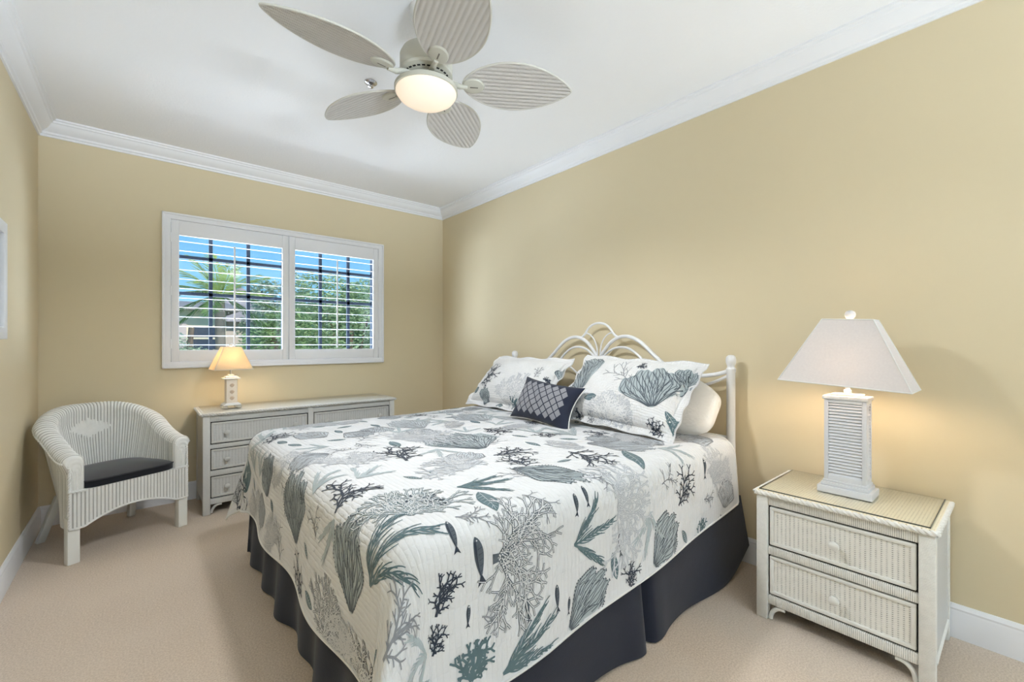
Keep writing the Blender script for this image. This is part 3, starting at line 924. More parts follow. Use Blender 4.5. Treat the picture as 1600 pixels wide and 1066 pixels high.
QUILT_PRINTS = [('fan', 0.218, 1.294, 0.494, 1.336, 0.72), ('fern', 0.362, 1.15, 0.632, 1.042, 0.8), ('fan', 0.218, 1.882, 0.494, 1.954, 1), ('fan', 0.284, 2.35, 0.47, 2.44, 0.95), ('sprig', 0.332, 1.612, 0.47, 1.642, 1.4), ('branch', 0.47, 1.468, 0.674, 1.558, 0.7), ('branch', 0.512, 2.59, 0.638, 2.734, 0.9), ('fernl', 0.47, 1.708, 0.596, 1.774, 0.8), ('fanl', 0.758, 2.428, 0.68, 2.626, 0.7), ('stipl', 0.656, 1.828, 0.782, 2.014, 1), ('stipt', 0.608, 1.168, 0.71, 1.42, 1), ('fanl', 1.274, 2.308, 1.28, 2.632, 0.7), ('fan', 1.238, 1.666, 1.286, 2.074, 0.8), ('branch', 1.538, 2.068, 1.61, 1.846, 0.8), ('stipl', 1.01, 1.45, 0.902, 1.684, 0.9), ('branch', 0.866, 1.708, 0.944, 2.026, 0.9), ('fan', 1.142, 1.342, 1.28, 1.078, 0.55), ('branch', 1.202, 1.54, 1.394, 1.492, 0.7), ('fern', 0.848, 1.294, 1.04, 1.222, 0.7), ('leaf', 0.878, 1.21, 0.842, 1.06, 0.4), ('sprig', 0.704, 1.084, 0.818, 1.042, 0.9), ('fish', 0.668, 1.078, 0.662, 0.976, 0.23), ('fish', 0.728, 1.006, 0.74, 0.862, 0.23), ('stip', 0.8, 0.922, 1.1, 0.904, 1.1), ('sprigb', 0.332, 0.886, 0.482, 0.928, 0.8), ('branch', 0.59, 0.832, 0.626, 0.958, 0.9), ('branch', 0.578, 0.736, 0.62, 0.808, 0.8), ('chunky', 0.692, 0.622, 0.698, 0.742, 1.2), ('fern', 0.8, 0.592, 1.04, 0.64, 0.6), ('sprig', 0.734, 0.778, 0.83, 0.754, 1.1), ('fish', 0.692, 0.826, 0.686, 0.766, 0.23), ('fish', 0.902, 0.772, 0.914, 0.688, 0.23), ('fish', 1.046, 0.754, 1.052, 0.658, 0.23), ('fan', 1.112, 0.574, 1.304, 0.7, 0.75), ('stip', 0.05, 1.48, 0.272, 1.468, 1), ('branch', 0.08, 1.732, 0.152, 1.948, 1.4), ('stipd', 0.05, 1.246, 0.194, 1.144, 1.1), ('leaf', 0.29, 2.29, 0.242, 2.242, 0.5), ('leaf', 0.278, 1.744, 0.236, 1.684, 0.35), ('stipl', 0.098, 2.224, 0.212, 2.332, 1), ('sprig', 0.062, 2.134, 0.26, 2.17, 1.2), ('branch', 0.05, 3.256, 0.146, 2.884, 0.6), ('leaf', 0.23, 3.106, 0.296, 2.818, 0.7), ('fish', 1.172, 1.036, 1.148, 0.952, 0.23), ('fish', 1.232, 1.054, 1.214, 0.97, 0.23), ('sprig', 1.31, 1.072, 1.43, 1.066, 1.2), ('fern', 1.136, 0.856, 1.358, 0.868, 1.1), ('stipl', 1.382, 0.922, 1.652, 0.952, 1.3), ('sprig', 1.694, 0.952, 1.838, 1.024, 0.8), ('branch', 1.826, 0.826, 1.976, 0.97, 0.9), ('leaf', 1.724, 1.228, 1.616, 1.036, 0.3), ('branch', 1.496, 1.36, 1.592, 1.12, 0.5), ('fanl', 1.694, 1.42, 1.886, 1.168, 0.55), ('fernl', 1.904, 1.15, 1.994, 1.018, 0.8), ('stipl', 2.162, 0.856, 2.324, 1.024, 0.8), ('fish', 2.084, 1, 2.078, 0.892, 0.23), ('fan', 1.598, 0.64, 1.796, 0.778, 0.8), ('leaf', 1.346, 0.766, 1.37, 0.658, 0.35), ('fish', 1.388, 0.826, 1.394, 0.736, 0.23), ('branch', 1.436, 0.598, 1.49, 0.694, 1), ('chunky', 2.036, 0.592, 2.084, 0.718, 0.8), ('sprig', 2.072, 0.796, 2.174, 0.802, 1.2), ('branch', 2.168, 0.622, 2.264, 0.652, 1), ('fish', 1.112, 0.688, 1.106, 0.628, 0.23), ('leaf', 0.878, 1.534, 0.866, 1.462, 0.4), ('leaf', 1.076, 2.8, 1.1, 2.704, 0.3), ('leaf', 0.974, 2.104, 0.956, 1.96, 0.35), ('leaf', 1.484, 1.642, 1.478, 1.522, 0.3), ('leaf', 1.34, 1.282, 1.418, 1.27, 0.3), ('stipl', 1.052, 2.044, 1.364, 2.176, 0.8), ('sprig', 0.848, 2.206, 1.04, 2.326, 0.8), ('branch', 0.68, 1.324, 0.734, 1.168, 0.5), ('fernl', 1.802, 1.582, 1.862, 1.834, 0.8), ('leaf', 1.544, 1.816, 1.574, 1.714, 0.3), ('leaf', 1.622, 2.32, 1.616, 2.206, 0.4), ('fanl', 1.694, 2.242, 1.718, 2.578, 0.7), ('sprig', 1.13, 1.216, 1.076, 1.36, 0.7), ('leaf', 0.758, 1.528, 0.8, 1.456, 0.3)]
NEAR_PRINTS = [('fant', 0.735, -0.556, 0.489, 0.521, 1.25), ('branch', 0.823, -1.14, 0.797, -0.728, 1.5), ('stipl', 0.031, -1.14, -0.04, -0.315, 1), ('fant', -0.594, -0.475, -1.14, 0.876, 0.9), ('leaf', 0.92, -0.533, 1.14, -0.831, 0.45), ('leaf', -0.427, -0.659, -0.207, -0.544, 0.5), ('branch', -0.559, -1.129, -0.524, -0.876, 1.2), ('sprig', 0.286, -0.063, -0.207, 0.567, 0.8), ('branch', 0.216, 0.544, 0.383, 0.693, 0.9), ('fant', 1.017, 0.349, 0.99, 0.831, 1.2), ('leaf', 1.105, 0.258, 1.131, 0.384, 0.8), ('stipl', 0.092, -0.991, 0.383, -0.43, 0.9), ('sprig', -0.242, -1.14, -0.304, -0.911, 0.9), ('fern', 1.14, -1.083, 1.105, -0.624, 0.6)]
FAR_PRINTS = [('fant', -0.489, -1.106, -0.462, -0.636, 1.2), ('branch', -0.744, -0.464, -0.216, 0.143, 0.9), ('stipl', 0.365, -0.819, 0.524, 0.223, 1.1), ('leaf', -0.894, -0.773, -0.761, -0.613, 0.9), ('fant', 1.14, 0.246, 1.122, 0.682, 1.2), ('stipl', 0.092, -0.945, 0.233, -0.292, 0.9), ('leaf', -0.101, -1.094, 0.066, -1.048, 0.4), ('branch', 0.999, 0.006, 0.867, 0.109, 0.8), ('sprig', 0.682, 0.006, 0.735, 0.475, 0.9), ('fern', 0.365, -1.106, 0.436, -0.705, 0.7)]


def fillers(prints):
    g = random.Random(21)
    pts = [((p[1] + p[3]) / 2, (p[2] + p[4]) / 2) for p in prints] + [(p[1] * 0.15 + p[3] * 0.85, p[2] * 0.15 + p[4] * 0.85) for p in prints] + [(p[1] * 0.85 + p[3] * 0.15, p[2] * 0.85 + p[4] * 0.15) for p in prints]
    out = []
    for _ in range(9000):
        a, b = g.uniform(A_MIN + 0.05, 2.30), g.uniform(0.62, 3.30)
        if all((a - x) ** 2 + (b - y) ** 2 > 0.118 ** 2 for x, y in pts):
            pts.append((a, b))
            k = g.choice(('sprig', 'fernl', 'leaf', 'sprig', 'stipl', 'fanl', 'fernl', 'leaf', 'branch'))
            L = g.uniform(0.13, 0.18) if k not in ('leaf',) else g.uniform(0.07, 0.10)
            q = g.uniform(0, 2 * PI)
            out.append((k, a - L / 2 * math.cos(q), b - L / 2 * math.sin(q), a + L / 2 * math.cos(q), b + L / 2 * math.sin(q), 0.4 if k == 'leaf' else 1.0))
    return out
def quilt_mesh():
    na, nbq = 210, 270
    T = np.linspace(0, 1, na); S = np.linspace(0, 1, nbq)
    tt, ss = np.meshgrid(T, S, indexing='ij')
    a = A_MIN + (BED['xh'] - A_MIN) * tt
    b = hem_near(a) + (hem_far(a) - hem_near(a)) * ss
    P = quilt(a, b).reshape(-1, 3); Q = quilt_off(a, b, -0.005).reshape(-1, 3)
    uv = np.stack([a, b], -1).reshape(-1, 2)
    N = len(P)
    F = grid_faces(na, nbq).tolist() + grid_faces(na, nbq, N)[:, ::-1].tolist()
    Mi = [0] * len(F)
    rim = [i * nbq for i in range(na)] + [(na - 1) * nbq + j for j in range(1, nbq)] + [i * nbq + nbq - 1 for i in range(na - 2, -1, -1)] + [j for j in range(nbq - 2, 0, -1)]
    for i in range(len(rim)):
        p, q = rim[i], rim[(i + 1) % len(rim)]
        F.append([p, q, q + N, p + N]); Mi.append(0)
    V2, F2, M2 = ink_mesh(QUILT_PRINTS + fillers(QUILT_PRINTS), quilt_off, lambda a, b: (a > A_MIN + 0.006) & (a < BED['xh'] - 0.004) & (b > hem_near(a) + 0.006) & (b < hem_far(a) - 0.006))
    F += [[i + 2 * N for i in f] for f in F2]
    Mi += M2
    V = np.vstack([P, Q, V2])
    uv = np.vstack([uv, uv, np.zeros((len(V2), 2))])
    loop = P[rim]
    return (V.tolist(), F, Mi, uv), loop
qm, loop = quilt_mesh()
ql = obj('quilt', qm, [QUILT] + INK, smooth=180)
tag(ql, 'white quilted bedspread printed with grey and teal corals and fish', 'quilt')
bm = B(); tube(bm, [tuple(p) for p in loop[::2]], 0.0042, 6, False, closed=True)
obj('binding', bm, PIPE, ql, smooth=180, label='white bound edge')

# pillows
def pillow_mesh(S, n=60, prints=None, flange=0.0, seed=1):
    m = 1.0 + (0.15 if S.fl > 0 else 0)
    g = np.sin(np.linspace(-PI / 2, PI / 2, n))
    if S.fl > 0:
        g = np.concatenate([np.linspace(-1.15, -1.005, 6), g, np.linspace(1.005, 1.15, 6)])
    u, v = np.meshgrid(g, g, indexing='ij')
    k = len(g)
    P = S.pt(u, v, 1.0, 0.0025 if S.fl > 0 else 0.0).reshape(-1, 3); Q = S.pt(u, v, -1.0, -0.0025 if S.fl > 0 else 0.0).reshape(-1, 3)
    uv = np.stack([u * S.W, v * S.H], -1).reshape(-1, 2)
    N = len(P)
    F = grid_faces(k, k).tolist() + grid_faces(k, k, N)[:, ::-1].tolist()
    Mi = [0] * len(F)
    rim = [i * k for i in range(k)] + [(k - 1) * k + j for j in range(1, k)] + [i * k + k - 1 for i in range(k - 2, -1, -1)] + [j for j in range(k - 2, 0, -1)]
    for i in range(len(rim)):
        p, q = rim[i], rim[(i + 1) % len(rim)]
        F.append([p, q, q + N, p + N]); Mi.append(0)
    V = [P, Q]; UV = [uv, uv]
    if prints:
        def mp(a, b, off):
            e = 1e-3
            p = S.pt(a, b, 1.0, 0.0025); ta = S.pt(a + e, b) - S.pt(a - e, b); tb = S.pt(a, b + e) - S.pt(a, b - e)
            nn = np.cross(ta, tb); nn /= np.maximum(1e-9, np.linalg.norm(nn, axis=-1, keepdims=True))
            return p + nn * off
        V2, F2, M2 = ink_mesh(prints, mp, lambda a, b: (np.abs(a) < 1.13) & (np.abs(b) < 1.13), S.W, S.H, seed, (0.0015, 0.0022))
        F += [[i + 2 * N for i in f] for f in F2]; Mi += M2
        V.append(V2); UV.append(np.zeros((len(V2), 2)))
    V = np.vstack(V)
    return (V.tolist(), F, Mi, np.vstack(UV)), P[rim], P.reshape(k, k, 3)
for S, pr_, lab, sd in ((SHAM_NEAR, NEAR_PRINTS, 'coral-print pillow sham nearer the nightstand, large teal fan coral on it', 5), (SHAM_FAR, FAR_PRINTS, 'coral-print pillow sham on the window side, behind the navy cushion', 8)):
    pm, lp, _ = pillow_mesh(S, 60, pr_, seed=sd)
    o = obj('pillow_sham', pm, [SHAMW] + INK, smooth=180)
    tag(o, lab, 'pillow', 'coral-print pillow shams')
for c, lab, up in (((2.400, 1.445, 0.895), 'plain white pillow peeking out behind the near coral-print sham', (0.30, 0.10, 0.42)), ((2.375, 2.730, 0.875), 'plain white pillow just showing behind the window-side coral-print sham', (0.30, 0.0, 0.40))):
    S = Pillow(c, (0, -1, -0.06), up, 0.375, 0.19, 0.085, 0.0, 0.03, 3.1, 0.6, 0.03, 0.42)
    pm, lp, _ = pillow_mesh(S, 48)
    o = obj('pillow', pm, [SHEET], smooth=180)
    tag(o, lab, 'pillow', 'plain white pillows')
# white top sheet turned over the quilt's head end on the near side
# navy throw cushion with grey diamonds and white piping
pm, lp, G = pillow_mesh(CUSHION, 48)
cu = obj('throw_cushion', pm, [NAVY2], smooth=180)
tag(cu, 'navy lumbar cushion with grey diamonds and white piping, leaning on the shams', 'cushion')
bm = B(); tube(bm, [tuple(p) for p in lp], 0.0042, 6, False, closed=True)
obj('piping', bm, PIPE, cu, smooth=180, label='white piping')
V, F = [], []
S = CUSHION
nd = 7
du, dv = 0.236, 0.40
for r in range(-8, 9):
    for c in range(-8, 9):
        for par in (0, 1):
            cu_, cv_ = (c + 0.5 * par) * du - 0.02, (r + 0.5 * par) * dv
            if abs(cv_) > 0.62 or abs(cu_) > 0.80 or abs(cu_) + 0.12 * abs(cv_) > 0.86:
                continue
            b0 = len(V)
            k = 5
            for i in range(k + 1):
                for j in range(k + 1):
                    p, q = (i / k - 0.5) * 0.86, (j / k - 0.5) * 0.86
                    uu, vv = np.array([cu_ + (p + q) * du / 2]), np.array([cv_ + (p - q) * dv / 2])
                    e = 1e-3
                    ta = S.pt(uu + e, vv) - S.pt(uu - e, vv); tb = S.pt(uu, vv + e) - S.pt(uu, vv - e); nn = np.cross(ta, tb); nn /= np.linalg.norm(nn)
                    V.append((S.pt(uu, vv) + nn * 0.002)[0].tolist())
            for i in range(k):
                for j in range(k):
                    F.append([b0 + i * (k + 1) + j, b0 + (i + 1) * (k + 1) + j, b0 + (i + 1) * (k + 1) + j + 1, b0 + i * (k + 1) + j + 1])
obj('diamond_pattern', (V, F, None, None), DIAMOND, cu, smooth=180, label='grey woven diamonds')

# ------------------------------------------------------------------ wicker case furniture
def drawer_front(parent, axis, face, a0, a1, z0, z1, mat, knobs, reed, name='drawer'):
    """axis 'Y': the front faces -x and runs along y; axis 'X': the front faces -y and runs along x"""
    def bx(bm, u0, u1, d0, d1, w0, w1, bev):
        if axis == 'Y':
            box(bm, face + d0, face + d1, u0, u1, w0, w1, bev)
        else:
            box(bm, u0, u1, face + d0, face + d1, w0, w1, bev)
    bm = B(); bx(bm, a0 + 0.012, a1 - 0.012, 0.010, 0.34, z0 + 0.012, z1 - 0.012, 0)
    d = obj(name, bm, mat, parent)
    bm = B()
    for q in ((a0, a1, z0, z0 + 0.016), (a0, a1, z1 - 0.016, z1), (a0, a0 + 0.016, z0 + 0.01, z1 - 0.01), (a1 - 0.016, a1, z0 + 0.01, z1 - 0.01)):
        bx(bm, q[0], q[1], 0.004, 0.020, q[2], q[3], 0.004)
    obj('drawer_border', bm, reed, d)
    for ku in knobs:
        bm = B(); zc = (z0 + z1) / 2
        prof = [(0.007, 0.006), (0.007, -0.010), (0.014, -0.013), (0.0185, -0.019), (0.0175, -0.026), (0.010, -0.030), (0.001, -0.031)]
        rg = [(r, face + q) for r, q in prof]
        if axis == 'Y':
            lathe(bm, rg, (0, ku, zc), 22, axis='X')
        else:
            lathe(bm, rg, (ku, 0, zc), 22, axis='Y')
        obj('knob', bm, reed, d)
    return d

def bracket(bm, axis, face, u, z, s, L, Hh, r=0.009):
    P = [(u + s * L * (1 - math.cos(q)) * 1.0 + s * 0.008, z - Hh * (1 - math.sin(q))) for q in np.linspace(0, PI / 2, 10)] + [(u + s * (L + 0.02), z)]
    pts = [((face, a, b) if axis == 'Y' else (a, face, b)) for a, b in P]
    tube(bm, pts, r, 8)

# nightstand: front faces -x
ns = thing('nightstand', 'white wicker two-drawer nightstand with rope edging, lamp on top', 'nightstand', (0, 0, 0))
nx0, nx1, ny0, ny1, nz = 2.137, 2.592, 0.205, 0.795, 0.552
pw = 0.046
for (x, y, nmx) in ((nx0, ny0, 0), (nx0, ny1 - pw, 0), (nx1 - 0.04, ny0, 1), (nx1 - 0.04, ny1 - pw, 1)):
    bm = B(); box(bm, x, x + 0.04, y, y + pw, 0, nz, 0.005)
    obj('leg', bm, WRAP_Z, ns)
for z0, z1 in ((0.070, 0.110), (0.292, 0.328), (0.512, 0.552)):
    bm = B(); box(bm, nx0 + 0.006, nx0 + 0.030, ny0 + pw, ny1 - pw, z0, z1, 0.004)
    obj('rail', bm, WRAP_Y, ns)
for z0, z1 in ((0.117, 0.286), (0.335, 0.505)):
    drawer_front(ns, 'Y', nx0 + 0.005, ny0 + pw + 0.006, ny1 - pw - 0.006, z0, z1, WEAVE, ((ny0 + ny1) / 2,), REED)
bm = B(); box(bm, nx0 + 0.02, nx1 - 0.01, ny0 + 0.012, ny1 - 0.012, 0.076, 0.55)
obj('carcass', bm, DARKGAP, ns, label='dark gaps around the drawers')
for y in (ny0 + 0.005, ny1 - 0.023):
    bm = B(); box(bm, nx0 + 0.038, nx1 - 0.038, y, y + 0.018, 0.075, 0.55)
    obj('side_panel', bm, WEAVE_X, ns)
    yy = y + 0.009
    for z in (0.085, 0.54):
        bm = B(); tube(bm, [(nx0 + 0.04, yy - 0.008 if y < 0.5 else yy + 0.008, z), (nx1 - 0.04, yy - 0.008 if y < 0.5 else yy + 0.008, z)], 0.008, 8)
        obj('side_trim', bm, REED, ns)
for s, u in ((1, ny0 + pw), (-1, ny1 - pw)):
    bm = B(); bracket(bm, 'Y', nx0 + 0.018, u, 0.061, s, 0.045, 0.058)
    obj('bracket', bm, REED, ns)
    bm = B(); yq = ny0 + 0.02 if s > 0 else ny1 - 0.02
    bracket(bm, 'X', yq, nx0 + 0.04, 0.066, 1, 0.045, 0.058)
    obj('bracket', bm, REED, ns)
    bm = B(); bracket(bm, 'X', yq, nx1 - 0.04, 0.066, -1, 0.045, 0.058)
    obj('bracket', bm, REED, ns)
bm = B(); box(bm, nx0 - 0.002, nx1, ny0, ny1, 0.552, 0.574, 0.003)
obj('top_panel', bm, TOPW, ns)
for a, b in (((nx0 - 0.003, ny0 - 0.003, 0.563), (nx0 - 0.003, ny1 + 0.003, 0.563)), ((nx0 - 0.003, ny0 - 0.003, 0.563), (nx1, ny0 - 0.003, 0.563)), ((nx0 - 0.003, ny1 + 0.003, 0.563), (nx1, ny1 + 0.003, 0.563))):
    bm = B(); rope(bm, a, b, 0.0052, 0.0068, 0.040)
    obj('rope_trim', bm, REED, ns)
bm = B()
box(bm, nx0 + 0.014, nx1 - 0.004, ny0 + 0.016, ny1 - 0.010, 0.5745, 0.5785, 0.001)
gt = obj('glass_top', bm, GLASS, ns, label='glass sheet over the woven top')
bm = B()
for q in ((nx0 + 0.012, nx0 + 0.0145, ny0 + 0.014, ny1 - 0.008), (nx0 + 0.012, nx1 - 0.004, ny0 + 0.014, ny0 + 0.0165), (nx0 + 0.012, nx1 - 0.004, ny1 - 0.0105, ny1 - 0.008)):
    box(bm, q[0], q[1], q[2], q[3], 0.574, 0.5785)
obj('glass_edge', bm, plain('dark_glass_edge', (74, 78, 70), 0.3), gt, label='dark green glass edge')

# dresser along the back wall: front faces -y, six drawers
dr = thing('dresser', 'long grey-white wicker dresser with drawers under the window', 'dresser', (0, 0, 0))
dx0, dx1, dy0, dy1, dz = 0.340, 1.800, 3.800, 4.262, 0.712
pw = 0.046
for x in (dx0, dx1 - pw):
    for y in (dy0, dy1 - 0.04):
        bm = B(); box(bm, x, x + pw, y, y + 0.04, 0, dz, 0.005)
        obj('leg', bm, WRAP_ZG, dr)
cx_ = (dx0 + dx1) / 2
bm = B(); box(bm, cx_ - 0.021, cx_ + 0.021, dy0 + 0.004, dy0 + 0.03, 0.075, dz, 0.004)
obj('center_post', bm, WRAP_ZG, dr)
for z0, z1 in ((0.072, 0.113), (0.275, 0.314), (0.473, 0.503), (0.668, 0.712)):
    for a, b in ((dx0 + pw, cx_ - 0.021), (cx_ + 0.021, dx1 - pw)):
        bm = B(); box(bm, a, b, dy0 + 0.006, dy0 + 0.03, z0, z1, 0.004)
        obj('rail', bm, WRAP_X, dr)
for z0, z1 in ((0.120, 0.268), (0.321, 0.466), (0.510, 0.661)):
    for a, b in ((dx0 + pw + 0.006, cx_ - 0.027), (cx_ + 0.027, dx1 - pw - 0.006)):
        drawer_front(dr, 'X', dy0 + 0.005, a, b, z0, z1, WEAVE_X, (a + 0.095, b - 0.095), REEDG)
bm = B(); box(bm, dx0 + 0.012, dx1 - 0.012, dy0 + 0.02, dy1 - 0.01, 0.078, 0.71)
obj('carcass', bm, DARKGAP, dr, label='dark gaps around the drawers')
for x in (dx0 + 0.005, dx1 - 0.023):
    bm = B(); box(bm, x, x + 0.018, dy0 + 0.038, dy1 - 0.038, 0.076, 0.71)
    obj('side_panel', bm, cords('wicker_side_weave', (214, 212, 206), (130, 126, 118), 1, 0.020, 2, 0.0062, 0.7, 0.5) if x < 1 else bpy.data.materials['wicker_side_weave'], dr)
for s, u in ((1, dx0 + pw), (-1, dx1 - pw)):
    bm = B(); bracket(bm, 'X', dy0 + 0.018, u, 0.064, s, 0.05, 0.055)
    obj('bracket', bm, REEDG, dr)
    bm = B(); xq = dx0 + 0.02 if s > 0 else dx1 - 0.02
    bracket(bm, 'Y', xq, dy0 + 0.04, 0.066, 1, 0.045, 0.058)
    obj('bracket', bm, REEDG, dr)
    bm = B(); bracket(bm, 'Y', xq, dy1 - 0.04, 0.066, -1, 0.045, 0.058)
    obj('bracket', bm, REEDG, dr)
bm = B(); box(bm, dx0 - 0.004, dx1 + 0.004, dy0 - 0.004, dy1, 0.712, 0.733, 0.003)
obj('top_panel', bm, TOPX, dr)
for a, b in (((dx0 - 0.008, dy0 - 0.008, 0.722), (dx1 + 0.008, dy0 - 0.008, 0.722)), ((dx0 - 0.008, dy0 - 0.008, 0.722), (dx0 - 0.008, dy1, 0.722)), ((dx1 + 0.008, dy0 - 0.008, 0.722), (dx1 + 0.008, dy1, 0.722))):
    bm = B(); rope(bm, a, b, 0.005, 0.0065, 0.040, 2, 5)
    obj('rope_trim', bm, REEDG, dr)
bm = B(); box(bm, dx0 + 0.012, dx1 - 0.012, dy0 + 0.012, dy1 - 0.004, 0.7335, 0.7365, 0.001)
obj('glass_top', bm, GLASS, dr, label='glass sheet over the woven top')

# ------------------------------------------------------------------ wicker armchair
ch = thing('wicker_armchair', 'white wicker barrel armchair in the left corner', 'armchair', (-0.135, 3.83, 0), math.radians(25.19))
CX = -0.016
def upath(n):
    A, Bk, yf, y0 = 0.268, 0.265, -0.268, 0.0
    P = [(-A, yf + (y0 - yf) * t) for t in np.linspace(0, 1, 60, endpoint=False)]
    P += [(-A * math.cos(q), y0 + Bk * math.sin(q)) for q in np.linspace(0, PI, 260)]
    P += [(A, y0 + (yf - y0) * t) for t in np.linspace(0, 1, 61)[1:]]
    P = np.array(P); P[:, 0] = P[:, 0]
    s = np.concatenate([[0], np.cumsum(np.linalg.norm(np.diff(P, axis=0), axis=1))])
    q = np.linspace(0, s[-1], n)
    P = np.stack([np.interp(q, s, P[:, 0]), np.interp(q, s, P[:, 1])], -1)
    T = np.gradient(P, axis=0); T /= np.linalg.norm(T, axis=1, keepdims=True)
    return P, np.stack([-T[:, 1], T[:, 0]], -1), q / s[-1], s[-1]
def rim_z(t):
    q = np.minimum(1, np.minimum(t, 1 - t) / 0.44)
    return 0.606 + 0.226 * (0.5 - 0.5 * np.cos(PI * q ** 0.92))
def shell():
    nu = 620
    P, Nn, t, L = upath(nu)
    nr = round(L / 0.0185)
    prof = []
    for f in np.linspace(0, 1, 34):            # inner wall
        prof.append(('i', f))
    for q in np.linspace(PI, -0.35, 18):       # over the roll
        prof.append(('r', q))
    for f in np.linspace(0, 1, 22):            # outer wall
        prof.append(('o', f))
    V = []; plain_cells = set()
    rib = np.abs(np.sin(PI * nr * t)) ** 0.6
    for i in range(nu):
        zr = float(rim_z(t[i])); tt = t[i]
        back = min(1, max(0, (min(tt, 1 - tt) - 0.04) / 0.20)); back = back * back * (3 - 2 * back)
        n = Nn[i]
        if n[0] * P[i][0] + n[1] * (P[i][1] + 0.15) < 0: n = -n
        row = []
        rw, rh = 0.044, 0.034
        for k, f in prof:
            if k == 'i':
                z = 0.34 + (zr - rh - 0.34) * f; d = -0.036; w = 1.0
            elif k == 'r':
                z = zr - rh + rh * math.sin(f); d = 0.010 + rw * math.cos(f); w = 1.0
            else:
                ze = zr - rh + rh * math.sin(-0.35); de = 0.010 + rw * math.cos(-0.35)
                z = ze + (0.195 - ze) * f; d = de + (0.030 - de) * min(1, f * 6) - 0.004 * f
            lean = 0.105 * back * (min(0.85, (z - 0.195) / 0.62) - 0.80)
            amp = 0.0062 * rib[i]
            if k == 'i':
                X = P[i][0]; 
                dd = abs((tt - 0.485) * L) / 0.150 + abs(z - (0.672)) / 0.062
                if dd < 1 and 0.2 < tt < 0.8:
                    plain_cells.add((i, len(row)))
                    #  raised diamond, basket weave
                    amp = 0.003 + 0.010 * (0.5 + 0.5 * math.sin(2 * PI * tt * L / 0.046) * math.sin(2 * PI * z / 0.030)) ** 0.8
            sgn = {'i': -1, 'r': 0, 'o': 1}[k]
            if k == 'r':
                dn = amp * math.cos(f); dzn = amp * math.sin(f)
            else:
                dn = amp * sgn; dzn = 0
            D = d + lean + dn
            row.append((CX + P[i][0] + n[0] * D, P[i][1] + n[1] * D, z + dzn))
        V.append(row)
    V = np.array(V); nv = V.shape[1]
    F = grid_faces(nu, nv).tolist()
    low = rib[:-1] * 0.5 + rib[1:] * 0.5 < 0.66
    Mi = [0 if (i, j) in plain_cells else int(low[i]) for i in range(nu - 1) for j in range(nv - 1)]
    for i in range(nu - 1):                        # close under the shell
        F.append([i * nv, i * nv + nv - 1, (i + 1) * nv + nv - 1, (i + 1) * nv])
    pts = V.reshape(-1, 3).tolist()
    # arm fronts: rings stepping in from the profile, each a cord
    for i, sy in ((0, -1), (nu - 1, -1)):
        ring = V[i].copy(); c = np.array([ring[:, 0].mean(), ring[0, 1], 0])
        cx = ring[:, 0].mean()
        top = ring[:, 2].max()
        prev = [i * nv + j for j in range(nv)]
        m = 14
        for q in range(1, m + 1):
            f = q / m
            R = ring.copy()
            R[:, 0] = cx + (ring[:, 0] - cx) * (1 - 0.92 * f)
            R[:, 2] = np.where(ring[:, 2] > 0.5, 0.5 + (ring[:, 2] - 0.5) * (1 - 0.85 * f), ring[:, 2])
            R[:, 1] = ring[:, 1] - 0.012 * math.sin(min(1, f * 2.5) * PI / 2) - 0.0035 * abs(math.sin(f * PI * 3.5))
            cur = list(range(len(pts), len(pts) + nv))
            pts += R.tolist()
            for j in range(nv - 1):
                F.append([prev[j], prev[j + 1], cur[j + 1], cur[j]] if i == 0 else [prev[j + 1], prev[j], cur[j], cur[j + 1]])
            F.append([prev[nv - 1], prev[0], cur[0], cur[nv - 1]] if i == 0 else [prev[0], prev[nv - 1], cur[nv - 1], cur[0]])
            prev = cur
        F.append(prev if i == 0 else prev[::-1])
    Mi += [0] * (len(F) - len(Mi))
    return (pts, F, Mi, None), V
sm, SV = shell()
obj('shell', sm, [CHAIRW, RIB_GROOVE], ch, smooth=70)
nv = SV.shape[1]
bm = B(); tube(bm, [tuple(p) for p in SV[::3, 34 + 16]], 0.0062, 6)
obj('rim_braid', bm, CHAIRW, ch)
# apron with an arched lower edge
def arch_z(x):
    q = np.clip((x - CX) / 0.235, -1, 1)
    return 0.198 + 0.062 * (1 - q * q)
def apron():
    nx, nzz = 330, 10
    X = np.linspace(CX - 0.303, CX + 0.303, nx)
    V = []
    for x in X:
        zb = float(arch_z(x)); rb = 0.0062 * abs(math.sin(PI * x / 0.0178)) ** 0.6
        for j in range(nzz):
            z = 0.404 + (zb - 0.404) * j / (nzz - 1)
            V.append((x, -0.286 - rb, z))
    for x in X:
        zb = float(arch_z(x))
        for j in range(nzz):
            V.append((x, -0.262, 0.404 + (zb - 0.404) * j / (nzz - 1)))
    N = nx * nzz
    F = grid_faces(nx, nzz).tolist() + grid_faces(nx, nzz, N)[:, ::-1].tolist()
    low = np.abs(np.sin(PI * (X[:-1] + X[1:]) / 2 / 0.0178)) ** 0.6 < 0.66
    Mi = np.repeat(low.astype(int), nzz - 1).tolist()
    for i in range(nx - 1):
        F.append([i * nzz, N + i * nzz, N + (i + 1) * nzz, (i + 1) * nzz])
        a = nzz - 1
        F.append([i * nzz + a, (i + 1) * nzz + a, N + (i + 1) * nzz + a, N + i * nzz + a])
    return V, F, Mi + [0] * (len(F) - len(Mi)), None
obj('apron', apron(), [CHAIRW, RIB_GROOVE], ch, smooth=70)
bm = B()
X = np.linspace(CX - 0.303, CX + 0.303, 60)
tube(bm, [(x, -0.288, float(arch_z(x))) for x in X], 0.0065, 6)
for s in (-1, 1):
    rope(bm, (CX + s * 0.299, -0.286, 0.198), (CX + s * 0.299, -0.282, 0.540), 0.004, 0.0048, 0.03)
    rope(bm, (CX + s * 0.226, -0.290, 0.404), (CX + s * 0.304, -0.290, 0.404), 0.004, 0.0048, 0.03)
